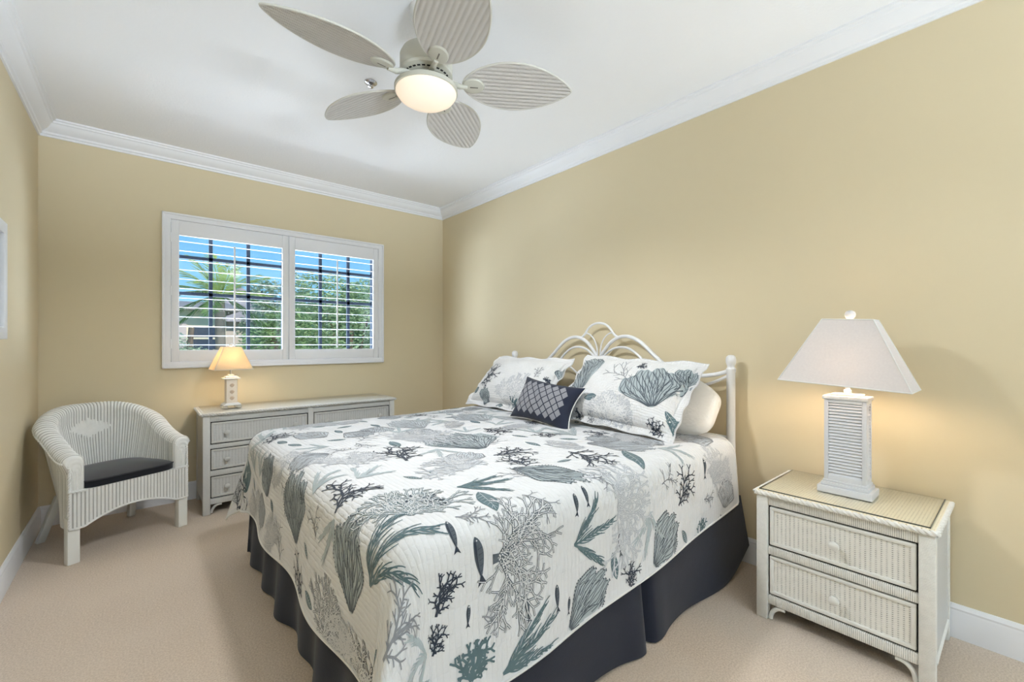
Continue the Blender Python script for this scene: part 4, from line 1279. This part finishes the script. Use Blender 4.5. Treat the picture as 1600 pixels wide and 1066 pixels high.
obj('edge_braid', bm, CHAIRW, ch)
bm = B()
prism(bm, [(CX - 0.24, -0.262), (CX + 0.24, -0.262), (CX + 0.24, -0.05)] + [(CX + 0.24 * math.cos(q), -0.05 + 0.235 * math.sin(q)) for q in np.linspace(0, PI, 20)][1:] , 'Z', 0.375, 0.400)
obj('seat', bm, CHAIRW, ch)
for s in (-1, 1):
    x0 = CX + s * 0.278
    bm = B(); box(bm, x0 - 0.027, x0 + 0.027, -0.282, -0.236, 0, 0.26, 0.004)
    obj('leg', bm, LEGP, ch)
    bm = B()
    M_ = Matrix.Translation((CX + s * 0.235, 0.262, 0)) @ Matrix.Shear('XY', 4, (-s * 0.16, -0.42))
    box(bm, -0.019, 0.019, -0.019, 0.019, 0.0, 0.30, 0.004, M=M_)
    obj('leg', bm, LEGP, ch)
# loose seat cushion
def seat_cushion():
    n, m = 96, 26
    out = []
    A, yb, yf = 0.222, 0.150, -0.292
    for k in range(n):
        q = 2 * PI * k / n
        c, s = math.cos(q), math.sin(q)
        if s >= 0:
            x, y = A * np.sign(c) * abs(c) ** 0.75, yb * abs(s) ** 0.9
            y = y
        else:
            e = 0.28
            x, y = (A + 0.026) * np.sign(c) * abs(c) ** e, yf * abs(s) ** e
        if s < 0: x = x * (1 - 0.0) if abs(y) > 0.05 else x * (A / (A + 0.026) + (1 - A / (A + 0.026)) * abs(y) / 0.05)
        out.append((x, y))
    out = np.array(out)
    V = []
    rr = np.concatenate([np.linspace(0.02, 0.90, 10), np.linspace(0.94, 1.0, 4)])
    seq = [(r, 1) for r in rr] + [(r, 0) for r in rr[::-1]]
    for r, up in seq:
        for x, y in out:
            e = (1 - r ** 2.6)
            z = (0.446 + 0.026 * e + 0.010 * max(0, (r - 0.0)) * 0) if up else 0.402 + 0.008 * (r > 0.96) * 1.0
            V.append((CX + x * r, y * r - 0.02 * (1 - r), z))
    k = len(seq)
    F = grid_faces(k, n).tolist()
    for i in range(k - 1):
        F.append([i * n + n - 1, (i + 1) * n + n - 1, (i + 1) * n, i * n])
    F.append(list(range(n))[::-1]); F.append([(k - 1) * n + j for j in range(n)])
    return (V, F, None, None), [(CX + x, y) for x, y in out]
cm, ol = seat_cushion()
sc = obj('seat_cushion', cm, BLACKC, smooth=50)
sc.location = ch.location; sc.rotation_euler = ch.rotation_euler
tag(sc, 'black seat cushion on the white wicker armchair', 'cushion')
bm = B(); tube(bm, [(x * 1.0, y * 1.0, 0.4455) for x, y in ol], 0.0042, 6, False, closed=True)
obj('piping', bm, plain('dark_piping', (50, 51, 58), 0.8), sc)

BULB_POWER = 75.0
# ------------------------------------------------------------------ ceiling fan
FX, FY, FZB = 0.982, 1.749, 2.413
fan = thing('ceiling_fan', 'ceiling fan with five leaf-shaped wicker blades and a lit white bowl', 'ceiling fan', (FX, FY, 0))
bm = B(); lathe(bm, [(0.072, H), (0.074, H - 0.010), (0.070, H - 0.045), (0.055, H - 0.072), (0.030, H - 0.086), (0.016, H - 0.088)], n=36)
obj('canopy', bm, WHITE, fan)
bm = B(); lathe(bm, [(0.0125, H - 0.085), (0.0125, 2.545)], n=16)
obj('downrod', bm, FANM, fan)
bm = B(); lathe(bm, [(0.022, 2.575), (0.030, 2.560), (0.080, 2.552), (0.106, 2.540), (0.116, 2.520), (0.116, 2.462), (0.112, 2.454), (0.117, 2.450), (0.117, 2.438), (0.104, 2.430),
                     (0.086, 2.424), (0.084, 2.427), (0.080, 2.427), (0.078, 2.421), (0.066, 2.418), (0.064, 2.421), (0.060, 2.421), (0.058, 2.415), (0.03, 2.410)], n=64)
obj('motor_housing', bm, FANM, fan)
bm = B()
for k in range(30):
    a0, a1 = 2 * PI * (k + 0.16) / 30, 2 * PI * (k + 0.84) / 30
    q = []
    for r, z in ((0.1035, 2.4289), (0.0960, 2.4266)):
        q.append([bm.verts.new((r * math.cos(a), r * math.sin(a), z)) for a in (a0, (a0 + a1) / 2, a1)])
    for i in range(2):
        bm.faces.new((q[0][i], q[0][i + 1], q[1][i + 1], q[1][i]))
obj('vent', bm, DARKGAP, fan, label='dark vent slots around the motor')
bm = B(); lathe(bm, [(0.030, 2.412), (0.050, 2.402), (0.085, 2.400), (0.128, 2.392), (0.140, 2.382), (0.140, 2.366), (0.134, 2.364), (0.134, 2.376), (0.05, 2.392)], n=56)
obj('light_fitter', bm, FANM, fan)
BOWL = NT('lit_opal_glass')
tr = BOWL.n('ShaderNodeBsdfTranslucent'); tr.inputs[0].default_value = (0.95, 0.90, 0.84, 1)
BOWL.b.inputs['Base Color'].default_value = (0.92, 0.88, 0.82, 1)
BOWL.b.inputs['Roughness'].default_value = 0.25
BOWL.b.inputs['Emission Color'].default_value = (1.0, 0.86, 0.69, 1)
BOWL.b.inputs['Emission Strength'].default_value = 0.40
mx = BOWL.n('ShaderNodeMixShader'); mx.inputs[0].default_value = 0.45
BOWL.l(BOWL.b.outputs[0], mx.inputs[1]); BOWL.l(tr.outputs[0], mx.inputs[2]); BOWL.l(mx.outputs[0], BOWL.out.inputs[0])
bm = B(); lathe(bm, [(0.128, 2.372), (0.1345, 2.366), (0.134, 2.358), (0.122, 2.341), (0.098, 2.325), (0.062, 2.314), (0.025, 2.309), (0.001, 2.3085)], n=64)
obj('light_bowl', bm, BOWL.m, fan, smooth=60, label='lit white glass bowl')
dl = lamp('fan_downlight', 'SPOT', (FX, FY, 2.215), 50.0, (0.93, 0.97, 1.0), shadow_soft_size=0.085, spot_size=math.radians(172), spot_blend=0.6)

def leaf_w(t):
    return 0.128 * np.sin(PI * np.clip(t, 0, 1) ** 0.9) ** 0.68 + 0.010 * (1 - t)
R0, R1, PITCH = 0.165, 0.665, math.radians(-13)
for k in range(5):
    ang = math.radians(38.18 + 72 * k)
    nu, nv = 44, 41
    T = 0.5 - 0.5 * np.cos(np.linspace(0.04, PI - 0.02, nu)); S = np.linspace(-1, 1, nv)
    tt, ss = np.meshgrid(T, S, indexing='ij')
    w = leaf_w(tt)
    xx = R0 + (R1 - R0) * tt
    yy = ss * w
    zz = -0.0026 * np.abs(np.sin(yy * PI / 0.021))
    top = np.stack([xx, yy, zz * 0 + 0.004], -1).reshape(-1, 3)
    bot = np.stack([xx, yy, zz - 0.001], -1).reshape(-1, 3)
    V = np.vstack([bot, top]); n1 = nu * nv
    F = np.vstack([grid_faces(nu, nv), grid_faces(nu, nv, n1)[:, ::-1]]).tolist()
    bl = obj('blade', (V.tolist(), F, None, None), BLADE, fan, smooth=50)
    bl.location = (0, 0, FZB)
    bl.rotation_euler = Matrix.Rotation(ang, 3, 'Z').__matmul__(Matrix.Rotation(PITCH, 3, 'X')).to_euler()
    ts = 0.5 - 0.5 * np.cos(np.linspace(0.0, PI, 40))
    loop = [(R0 + (R1 - R0) * t, float(leaf_w(t)), 0.001) for t in ts] + [(R0 + (R1 - R0) * t, -float(leaf_w(t)), 0.001) for t in ts[::-1]]
    bm = B(); tube(bm, loop, 0.0048, 8, False, closed=True)
    obj('blade_rim', bm, plain('blade_rim', (205, 202, 194), 0.45) if k == 0 else bpy.data.materials['blade_rim'], bl)
    # iron: arm out of the motor and an oval plate under the blade
    br = None
    bm = B()
    tube(bm, smooth_path([(0.075, 0, 0.006), (0.115, 0, 0.002), (0.150, 0, -0.012), (0.185, 0, -0.013)], 5), [0.012] * 11 + [0.010] * 5, 10)
    o2 = obj('blade_iron', bm, FANM, fan)
    o2.location = bl.location; o2.rotation_euler = bl.rotation_euler
    bm = B()
    lathe(bm, [(0.001, -0.0135), (0.024, -0.0130), (0.034, -0.010), (0.037, -0.005), (0.036, -0.002)], n=32, cap=False)
    for v in bm.verts:
        v.co = Vector((0.212 + v.co.x * 1.35, v.co.y * 1.12, v.co.z))
    obj('iron_plate', bm, FANM, o2)
    bm = B()
    box(bm, 0.196, 0.232, -0.0028, 0.0028, -0.0142, -0.0128)
    obj('keyhole', bm, plain('iron_slot', (112, 106, 98), 0.5) if k == 0 else bpy.data.materials['iron_slot'], o2, label='dark slot in the plate')

# ------------------------------------------------------------------ lamps
def shade_mesh(c, h0, h1, z0, z1, tilt=0.0, th=0.003):
    bm = B()
    frustum(bm, c, h0, h1, z0, z1, cap=False)
    frustum(bm, c, (h0[0] - th, h0[1] - th), (h1[0] - th, h1[1] - th), z0 + 0.0005, z1 - 0.0005, cap=False)
    vs = list(bm.verts)
    o0, o1, i0, i1 = vs[0:4], vs[4:8], vs[8:12], vs[12:16]
    for a, b in ((o0, i0), (o1, i1)):
        for i in range(4):
            bm.faces.new((a[i], a[(i + 1) % 4], b[(i + 1) % 4], b[i]))
    es = [e for e in bm.edges if abs(e.verts[0].co.z - e.verts[1].co.z) > 0.1]
    return bm
def shade_trim(c, h0, h1, z0, z1, r):
    bm = B()
    q = lambda h, z: [(c[0] + sx * h[0], c[1] + sy * h[1], z) for sx, sy in ((-1, -1), (1, -1), (1, 1), (-1, 1))]
    a, b = q(h0, z0), q(h1, z1)
    for L in (a, b):
        for i in range(4):
            tube(bm, [L[i], L[(i + 1) % 4]], r, 6)
    for i in range(4):
        tube(bm, [a[i], b[i]], r * 0.9, 6)
    return bm

# shutter-sided lamp on the nightstand
NSZ = 0.579
lt = thing('table_lamp', 'tall white louvre-sided lamp with a white rectangular shade on the nightstand', 'lamp', (2.368, 0.507, NSZ))
hx, hy = 0.068, 0.097
bm = B()
box(bm, -hx, hx, -hy, hy, 0.0, 0.030, 0.003); box(bm, -hx + 0.010, hx - 0.010, -hy + 0.012, hy - 0.012, 0.030, 0.046, 0.003); box(bm, -hx + 0.016, hx - 0.016, -hy + 0.018, hy - 0.018, 0.046, 0.056, 0.002)
obj('base', bm, LAMPW, lt)
bx, by = 0.048, 0.075
bm = B()
z0, z1 = 0.054, 0.412
for sx in (-1, 1):
    for sy in (-1, 1):
        box(bm, min(sx * bx, sx * (bx - 0.013)), max(sx * bx, sx * (bx - 0.013)), min(sy * by, sy * (by - 0.016)), max(sy * by, sy * (by - 0.016)), z0, z1, 0.0015)
for sx in (-1, 1):
    box(bm, min(sx * bx, sx * (bx - 0.013)), max(sx * bx, sx * (bx - 0.013)), -by + 0.012, by - 0.012, z0, z0 + 0.022, 0.0015)
    box(bm, min(sx * bx, sx * (bx - 0.013)), max(sx * bx, sx * (bx - 0.013)), -by + 0.012, by - 0.012, z1 - 0.016, z1, 0.0015)
for sy in (-1, 1):
    box(bm, -bx + 0.010, bx - 0.010, min(sy * by, sy * (by - 0.013)), max(sy * by, sy * (by - 0.013)), z0, z0 + 0.022, 0.0015)
    box(bm, -bx + 0.010, bx - 0.010, min(sy * by, sy * (by - 0.013)), max(sy * by, sy * (by - 0.013)), z1 - 0.016, z1, 0.0015)
box(bm, -bx + 0.009, bx - 0.009, -by + 0.009, by - 0.009, z0, z1 - 0.002)
obj('column', bm, LAMPW, lt)
n = 24
for s in (-1, 1):
    bm = B()
    for i in range(n):
        z = z0 + 0.026 + i * (z1 - z0 - 0.048) / (n - 1)
        prism(bm, [(s * (bx - 0.010), z + 0.0072), (s * (bx - 0.0088), z + 0.0085), (s * (bx - 0.0015), z - 0.0030), (s * (bx - 0.0030), z - 0.0042)], 'Y', -by + 0.016, by - 0.016)
    obj('louver_panel', bm, LAMPW, lt, smooth=20)
    bm = B()
    for i in range(n):
        z = z0 + 0.026 + i * (z1 - z0 - 0.048) / (n - 1)
        prism(bm, [(s * (by - 0.010), z + 0.0072), (s * (by - 0.0088), z + 0.0085), (s * (by - 0.0015), z - 0.0030), (s * (by - 0.0030), z - 0.0042)], 'X', -bx + 0.013, bx - 0.013)
    obj('louver_panel', bm, LAMPW, lt, smooth=20)
bm = B(); box(bm, -bx - 0.006, bx + 0.006, -by - 0.006, by + 0.006, 0.411, 0.427, 0.003); box(bm, -bx + 0.012, bx - 0.012, -by + 0.020, by - 0.020, 0.427, 0.436, 0.002)
obj('cap', bm, LAMPW, lt)
bm = B(); lathe(bm, [(0.014, 0.436), (0.014, 0.452), (0.009, 0.456), (0.009, 0.500)], n=20)
obj('neck', bm, LAMPW, lt)
piv = Matrix.Translation((0, 0, 0.62)) @ Matrix.Rotation(math.radians(3.2), 4, 'X') @ Matrix.Translation((0, 0, -0.62))
bm = shade_mesh((0, 0), (0.108, 0.232), (0.052, 0.090), 0.476, 0.760)
for v in bm.verts: v.co = piv @ v.co
sh = obj('lamp_shade', bm, SHADE, lt, smooth=0)
bm = shade_trim((0, 0), (0.108, 0.232), (0.052, 0.090), 0.476, 0.760, 0.0028)
for v in bm.verts: v.co = piv @ v.co
obj('shade_trim', bm, PIPE, sh)
bm = B(); lathe(bm, [(0.005, 0.745), (0.007, 0.762), (0.013, 0.766), (0.019, 0.776), (0.020, 0.786), (0.016, 0.796), (0.006, 0.801)], n=24)
for v in bm.verts: v.co = piv @ v.co
obj('finial', bm, LAMPW, lt)
bm = B(); tube(bm, smooth_path([(0, 0.008, 0.50), (0, 0.055, 0.53), (0, 0.065, 0.64), (0, 0.012, 0.744), (0, -0.012, 0.744), (0, -0.065, 0.64), (0, -0.055, 0.53), (0, -0.008, 0.50)], 5), 0.0018, 6)
tube(bm, [(-0.051, 0, 0.755), (0.051, 0, 0.755)], 0.0016, 6); tube(bm, [(0, -0.089, 0.757), (0, 0.089, 0.757)], 0.0016, 6)
for v in bm.verts: v.co = piv @ v.co
obj('harp', bm, NICKEL, lt)
bm = B(); lathe(bm, [(0.013, 0.500), (0.014, 0.520), (0.028, 0.555), (0.030, 0.575), (0.022, 0.600), (0.006, 0.610)], n=24)
BULB = NT('lit_bulb'); BULB.b.inputs['Emission Color'].default_value = (1, 0.80, 0.56, 1); BULB.b.inputs['Emission Strength'].default_value = BULB_POWER
obj('bulb', bm, BULB.m, lt)

# small lamp with a relief column on the dresser
DZ = 0.737
ld = thing('table_lamp', 'small cream lamp with carved column and glass feet on the dresser', 'lamp', (0.536, 3.985, DZ), math.radians(4))
CRY = NT('crystal'); CRY.b.inputs['Roughness'].default_value = 0.05; CRY.b.inputs['Transmission Weight'].default_value = 0.7; CRY.b.inputs['Base Color'].default_value = (0.95, 0.93, 0.88, 1)
for sx in (-1, 1):
    for sy in (-1, 1):
        bm = B(); lathe(bm, [(0.010, 0.0), (0.017, 0.004), (0.020, 0.012), (0.017, 0.021), (0.010, 0.025)], (sx * 0.046, sy * 0.040, 0), 20)
        obj('foot', bm, CRY.m, ld, label='clear glass foot')
bm = B(); box(bm, -0.058, 0.058, -0.052, 0.052, 0.024, 0.034, 0.003); box(bm, -0.048, 0.048, -0.044, 0.044, 0.034, 0.042, 0.003)
obj('base', bm, WHITE, ld)
BONE = plain('carved_bone_plaster', (242, 230, 214), 0.6, 0.05, 30, (60, 0.25, 0.003))
bm = B(); box(bm, -0.037, 0.037, -0.034, 0.034, 0.040, 0.224, 0.006)
col_ = obj('column', bm, BONE, ld)
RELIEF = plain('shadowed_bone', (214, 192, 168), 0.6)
for zz in (0.178, 0.128, 0.080):                     # three carved shells down the front
    bm = B()
    for j in range(5):
        a = math.radians(40 + 25 * j)
        tube(bm, [(0, -0.034, zz - 0.016), (0.011 * math.cos(a), -0.037, zz - 0.016 + 0.017 * math.sin(a)), (0.020 * math.cos(a), -0.035, zz - 0.016 + 0.030 * math.sin(a))], [0.002, 0.0042, 0.0020], 6)
    obj('relief', bm, RELIEF, col_, label='carved shell relief')
bm = B(); box(bm, -0.056, 0.056, -0.050, 0.050, 0.224, 0.234, 0.004); box(bm, -0.042, 0.042, -0.038, 0.038, 0.234, 0.246, 0.005); box(bm, -0.020, 0.020, -0.018, 0.018, 0.246, 0.260, 0.004)
obj('cap', bm, WHITE, ld)
bm = B(); lathe(bm, [(0.008, 0.258), (0.008, 0.330)], n=14)
obj('neck', bm, NICKEL, ld)
bm = shade_mesh((0, 0), (0.126, 0.118), (0.058, 0.054), 0.300, 0.472)
sh = obj('lamp_shade', bm, SHADE2, ld, smooth=0)
obj('shade_trim', shade_trim((0, 0), (0.126, 0.118), (0.058, 0.054), 0.300, 0.472, 0.002), PIPE, sh)
bm = B(); tube(bm, [(-0.056, 0, 0.470), (0.056, 0, 0.470)], 0.0016, 6)
lathe(bm, [(0.004, 0.462), (0.006, 0.474), (0.013, 0.478), (0.014, 0.490), (0.007, 0.500)], n=20)
obj('finial', bm, WHITE, ld)
bm = B(); lathe(bm, [(0.010, 0.330), (0.012, 0.345), (0.024, 0.375), (0.024, 0.392), (0.014, 0.410), (0.004, 0.416)], n=20)
obj('bulb', bm, BULB.m, ld)

# ------------------------------------------------------------------ outside
GZ = -3.0
bm = B(); box(bm, -40, 60, YB + TH + 0.02, 90, GZ - 0.2, GZ)
g_ = struct('ground', bm, plain('lawn', (96, 124, 62), 0.95, 0.15, 0.6))
def leaves(rng, blobs, n, size, flat=0.35):
    V = np.empty((n, 4, 3)); 
    R = np.random.RandomState(rng)
    wts = np.array([b[1][0] * b[1][1] * b[1][2] for b in blobs]) ** 0.7; wts /= wts.sum()
    which = R.choice(len(blobs), n, p=wts)
    d = R.normal(size=(n, 3)); d /= np.linalg.norm(d, axis=1, keepdims=True)
    rad = R.uniform(0.55, 1.08, n) ** 0.7
    C0 = np.array([b[0] for b in blobs])[which]; S0 = np.array([b[1] for b in blobs])[which]
    c = C0 + d * S0 * rad[:, None]
    t = R.normal(size=(n, 3)); t[:, 2] *= flat; t /= np.linalg.norm(t, axis=1, keepdims=True)
    u = R.normal(size=(n, 3)); u -= t * (u * t).sum(1, keepdims=True); u /= np.linalg.norm(u, axis=1, keepdims=True)
    l = size * R.uniform(0.6, 1.3, (n, 1)); w = l * 0.42
    V[:, 0] = c - t * l * 0.5; V[:, 1] = c - u * w * 0.5; V[:, 2] = c + t * l * 0.5; V[:, 3] = c + u * w * 0.5
    return V.reshape(-1, 3).tolist(), np.arange(4 * n).reshape(n, 4).tolist(), None, None
LEAFS = [leaf_mat('oak_leaf', (118, 146, 104), (192, 210, 168)), leaf_mat('grey_green_leaf', (130, 154, 128), (204, 216, 192)), leaf_mat('deep_leaf', (92, 124, 84), (160, 184, 132))]
BARK = plain('bark', (120, 104, 90), 0.9, 0.2, 8)
def tree(name, label, x, y, blobs, n, size, mat, seed, trunk=0.16):
    t = thing(name, label, 'tree', (x, y, GZ), 0, 'trees outside the window')
    bl = [((bx, by, bz - GZ), s) for (bx, by, bz), s in blobs]
    f = obj('crown', leaves(seed, bl, n, size), mat, t, smooth=0)
    bm = B(); tube(bm, smooth_path([(0, 0, 0), (0.1, 0.05, 1.6), (-0.05, 0, 3.0), (0.05, 0, 4.6)], 4), [trunk] * 6 + [trunk * 0.7] * 7, 8)
    for (bx, by, bz), s in bl[:5]:
        tube(bm, [(0, 0, 2.6), (bx * 0.5, by * 0.5, (2.6 + bz) / 2), (bx, by, bz)], [trunk * 0.5, trunk * 0.35, trunk * 0.15], 6)
    obj('trunk', bm, BARK, t)
tree('leafy_tree', 'leafy green tree filling the bed-side shutter panel', 4.7, 13.0, [((0, 0, 1.6), (1.9, 1.2, 1.4)), ((-0.6, 0.2, 2.5), (0.9, 0.8, 0.85)), ((0.7, 0.0, 2.45), (0.9, 0.8, 0.8)), ((-1.1, -0.2, 1.0), (0.9, 0.8, 0.9)), ((1.2, 0.1, 1.1), (0.9, 0.8, 0.9)), ((0, -0.2, 0.2), (1.9, 1.0, 0.9))], 17000, 0.125, LEAFS[0], 11)
tree('leafy_tree', 'taller feathery tree behind the middle of the window', 3.9, 17.6, [((0, 0, 1.8), (1.3, 0.9, 1.1)), ((-0.2, 0, 2.7), (0.8, 0.6, 0.8)), ((0.45, 0, 3.3), (0.40, 0.35, 0.75)), ((-0.6, 0, 3.1), (0.45, 0.3, 0.4)), ((0.1, 0, 0.6), (1.5, 0.9, 1.0))], 7500, 0.15, LEAFS[1], 12)
tree('leafy_tree', 'low bushy tree under the palm fronds', 2.35, 11.2, [((0, 0, 0.9), (0.75, 0.6, 0.8)), ((0.3, 0, 1.6), (0.55, 0.4, 0.5)), ((-0.8, 0.2, 0.2), (0.7, 0.5, 0.7))], 6000, 0.11, LEAFS[2], 13)
tree('leafy_tree', 'grey-green shrub in front of the neighbouring house', 0.85, 12.4, [((0, 0, 0.45), (0.55, 0.5, 0.75)), ((-0.3, 0, 1.0), (0.35, 0.3, 0.5)), ((0.5, 0, 0.0), (0.5, 0.4, 0.8))], 4200, 0.10, LEAFS[1], 14, 0.08)
tree('leafy_tree', 'far green treetop beyond the house roof', 0.9, 30.0, [((0, 0, 2.6), (1.6, 1.2, 0.9)), ((-1.5, 0, 2.0), (1.4, 1.0, 1.1)), ((1.4, 0, 1.8), (1.4, 1.0, 1.0))], 3000, 0.26, LEAFS[2], 15)
tree('leafy_tree', 'green treetop at the far right edge of the window', 7.0, 15.0, [((0, 0, 1.7), (1.7, 1.0, 1.3)), ((-0.4, 0, 2.7), (0.9, 0.7, 0.75)), ((0.2, 0, 0.6), (1.8, 1.0, 1.2))], 8500, 0.15, LEAFS[2], 16)

for k_, (x_, w_) in enumerate(((6.3, 1.9), (10.6, 1.9))):
    tree('leafy_tree', ('dark leafy tree standing behind the middle trees', 'dark leafy tree standing behind the trees at the right edge')[k_], x_, 20.5, [((0, 0, 1.2), (w_, 1.0, 1.7)), ((-w_ * 0.5, 0, 1.9), (1.1, 0.8, 1.2)), ((w_ * 0.5, 0, 1.8), (1.1, 0.8, 1.2)), ((0, 0, 0.0), (w_, 1.0, 1.4))], 9000, 0.24, LEAFS[2], 30 + k_)

# palm
pl = thing('palm_tree', 'palm tree with stiff spreading fronds beyond the window', 'palm tree', (1.18, 10.0, GZ), 0)
bm = B(); tube(bm, [(0, 0, 0), (0.02, 0, 2.0), (0, 0, 4.0), (-0.02, 0, 5.15)], [0.13, 0.10, 0.085, 0.085], 14)
obj('trunk', bm, plain('palm_trunk', (104, 96, 86), 0.9, 0.2, 10), pl)
PALM = [leaf_mat('palm_leaf', (104, 132, 72), (160, 178, 108)), leaf_mat('palm_leaf_dark', (62, 90, 54), (108, 134, 78))]
R_ = random.Random(4)
hz = 5.15
for k, (az, el, L) in enumerate([(185, 42, 0.95), (165, 24, 0.95), (205, 12, 0.9), (150, 60, 0.9), (120, 75, 0.8), (60, 62, 0.9), (30, 44, 0.95), (350, 40, 0.9), (8, 20, 0.9), (335, 5, 0.85), (190, -12, 0.85), (235, 30, 0.8), (280, 45, 0.8), (310, 20, 0.8), (250, -5, 0.75), (170, -28, 0.8), (15, -20, 0.85), (95, 25, 0.8)]):
    a, e = math.radians(az), math.radians(el)
    d = Vector((math.cos(a) * math.cos(e), math.sin(a) * math.cos(e), math.sin(e)))
    side = Vector((-math.sin(a), math.cos(a), 0)); up = side.cross(d) * -1
    bm = B()
    P = [Vector((0, 0, hz)) + d * (L * 1.15 * t) + Vector((0, 0, -0.34 * t * t * math.cos(e))) for t in np.linspace(0, 1, 16)]
    tube(bm, P, [0.016 - 0.0008 * i for i in range(16)], 6)
    for i in range(3, 32):
        t = i / 31
        j = min(14, int(t * 15)); c = P[j] + (P[j + 1] - P[j]) * (t * 15 - j)
        tg = (P[j + 1] - P[j]).normalized()
        for sg in (-1, 1):
            dd = (tg * 0.75 + side * sg * 0.62 + Vector((0, 0, -0.10 + R_.uniform(-0.08, 0.1)))).normalized()
            l = L * 0.42 * (math.sin(PI * (0.18 + 0.78 * t)) ** 0.7) * R_.uniform(0.85, 1.15)
            n_ = dd.cross(tg).cross(dd).normalized()
            vs = [bm.verts.new(p) for p in (c, c + dd * l * 0.4 + n_ * 0.013, c + dd * l + Vector((0, 0, -0.12 * l)), c + dd * l * 0.4 - n_ * 0.013)]
            bm.faces.new(vs)
    obj('frond', bm, PALM[0] if el > 15 else PALM[1], pl, smooth=0)

# neighbouring house, and a second roof behind it
hs = thing('house', 'pale neighbouring house with dark windows behind the palm', 'house', (1.0, 17.0, GZ))
WALLH = plain('cream_stucco', (232, 220, 196), 0.9, 0.03)
ROOF = plain('grey_tile_roof', (150, 142, 138), 0.85, 0.12, 4)
bm = B(); box(bm, -3.2, 1.15, 0.0, 5.0, 0, 5.28)
obj('wall', bm, WALLH, hs)
bm = B(); prism(bm, [(-0.45, 5.36), (2.5, 5.75), (5.45, 5.36), (5.45, 5.28), (-0.45, 5.28)], 'X', -3.6, 1.5)
for v in bm.verts: v.co = Vector((v.co.x, v.co.y, v.co.z))
obj('roof', bm, ROOF, hs)
for x, z0, z1 in ((0.62, 4.05, 4.75), (0.62, 2.4, 3.4), (-1.2, 4.05, 4.75)):
    bm = B(); box(bm, x - 0.34, x + 0.34, -0.03, 0.02, z0, z1)
    w_ = obj('window', bm, plain('dark_house_glass', (52, 62, 84), 0.2) if 'dark_house_glass' not in bpy.data.materials else bpy.data.materials['dark_house_glass'], hs)
    bm = B(); box(bm, x - 0.36, x + 0.36, -0.05, 0.0, (z0 + z1) / 2 - 0.03, (z0 + z1) / 2 + 0.03)
    obj('window_bar', bm, WALLH, w_)
bm = B(); box(bm, -0.42, 0.10, -0.10, 0.0, 3.95, 4.85)
obj('shutter', bm, plain('pale_house_shutter', (206, 190, 186), 0.8), hs)
h2 = thing('house', 'distant house whose pale grey roof shows between palm and trees', 'house', (3.3, 23.0, GZ))
bm = B(); box(bm, -1.6, 2.2, 0, 4, 0, 5.2)
obj('wall', bm, plain('grey_stucco', (208, 196, 186), 0.9), h2)
bm = B(); prism(bm, [(-2.0, 5.2), (0.1, 6.75), (2.6, 5.2)], 'Y', -0.4, 4.4)
obj('roof', bm, plain('lavender_grey_roof', (176, 170, 176), 0.85, 0.1, 3), h2)
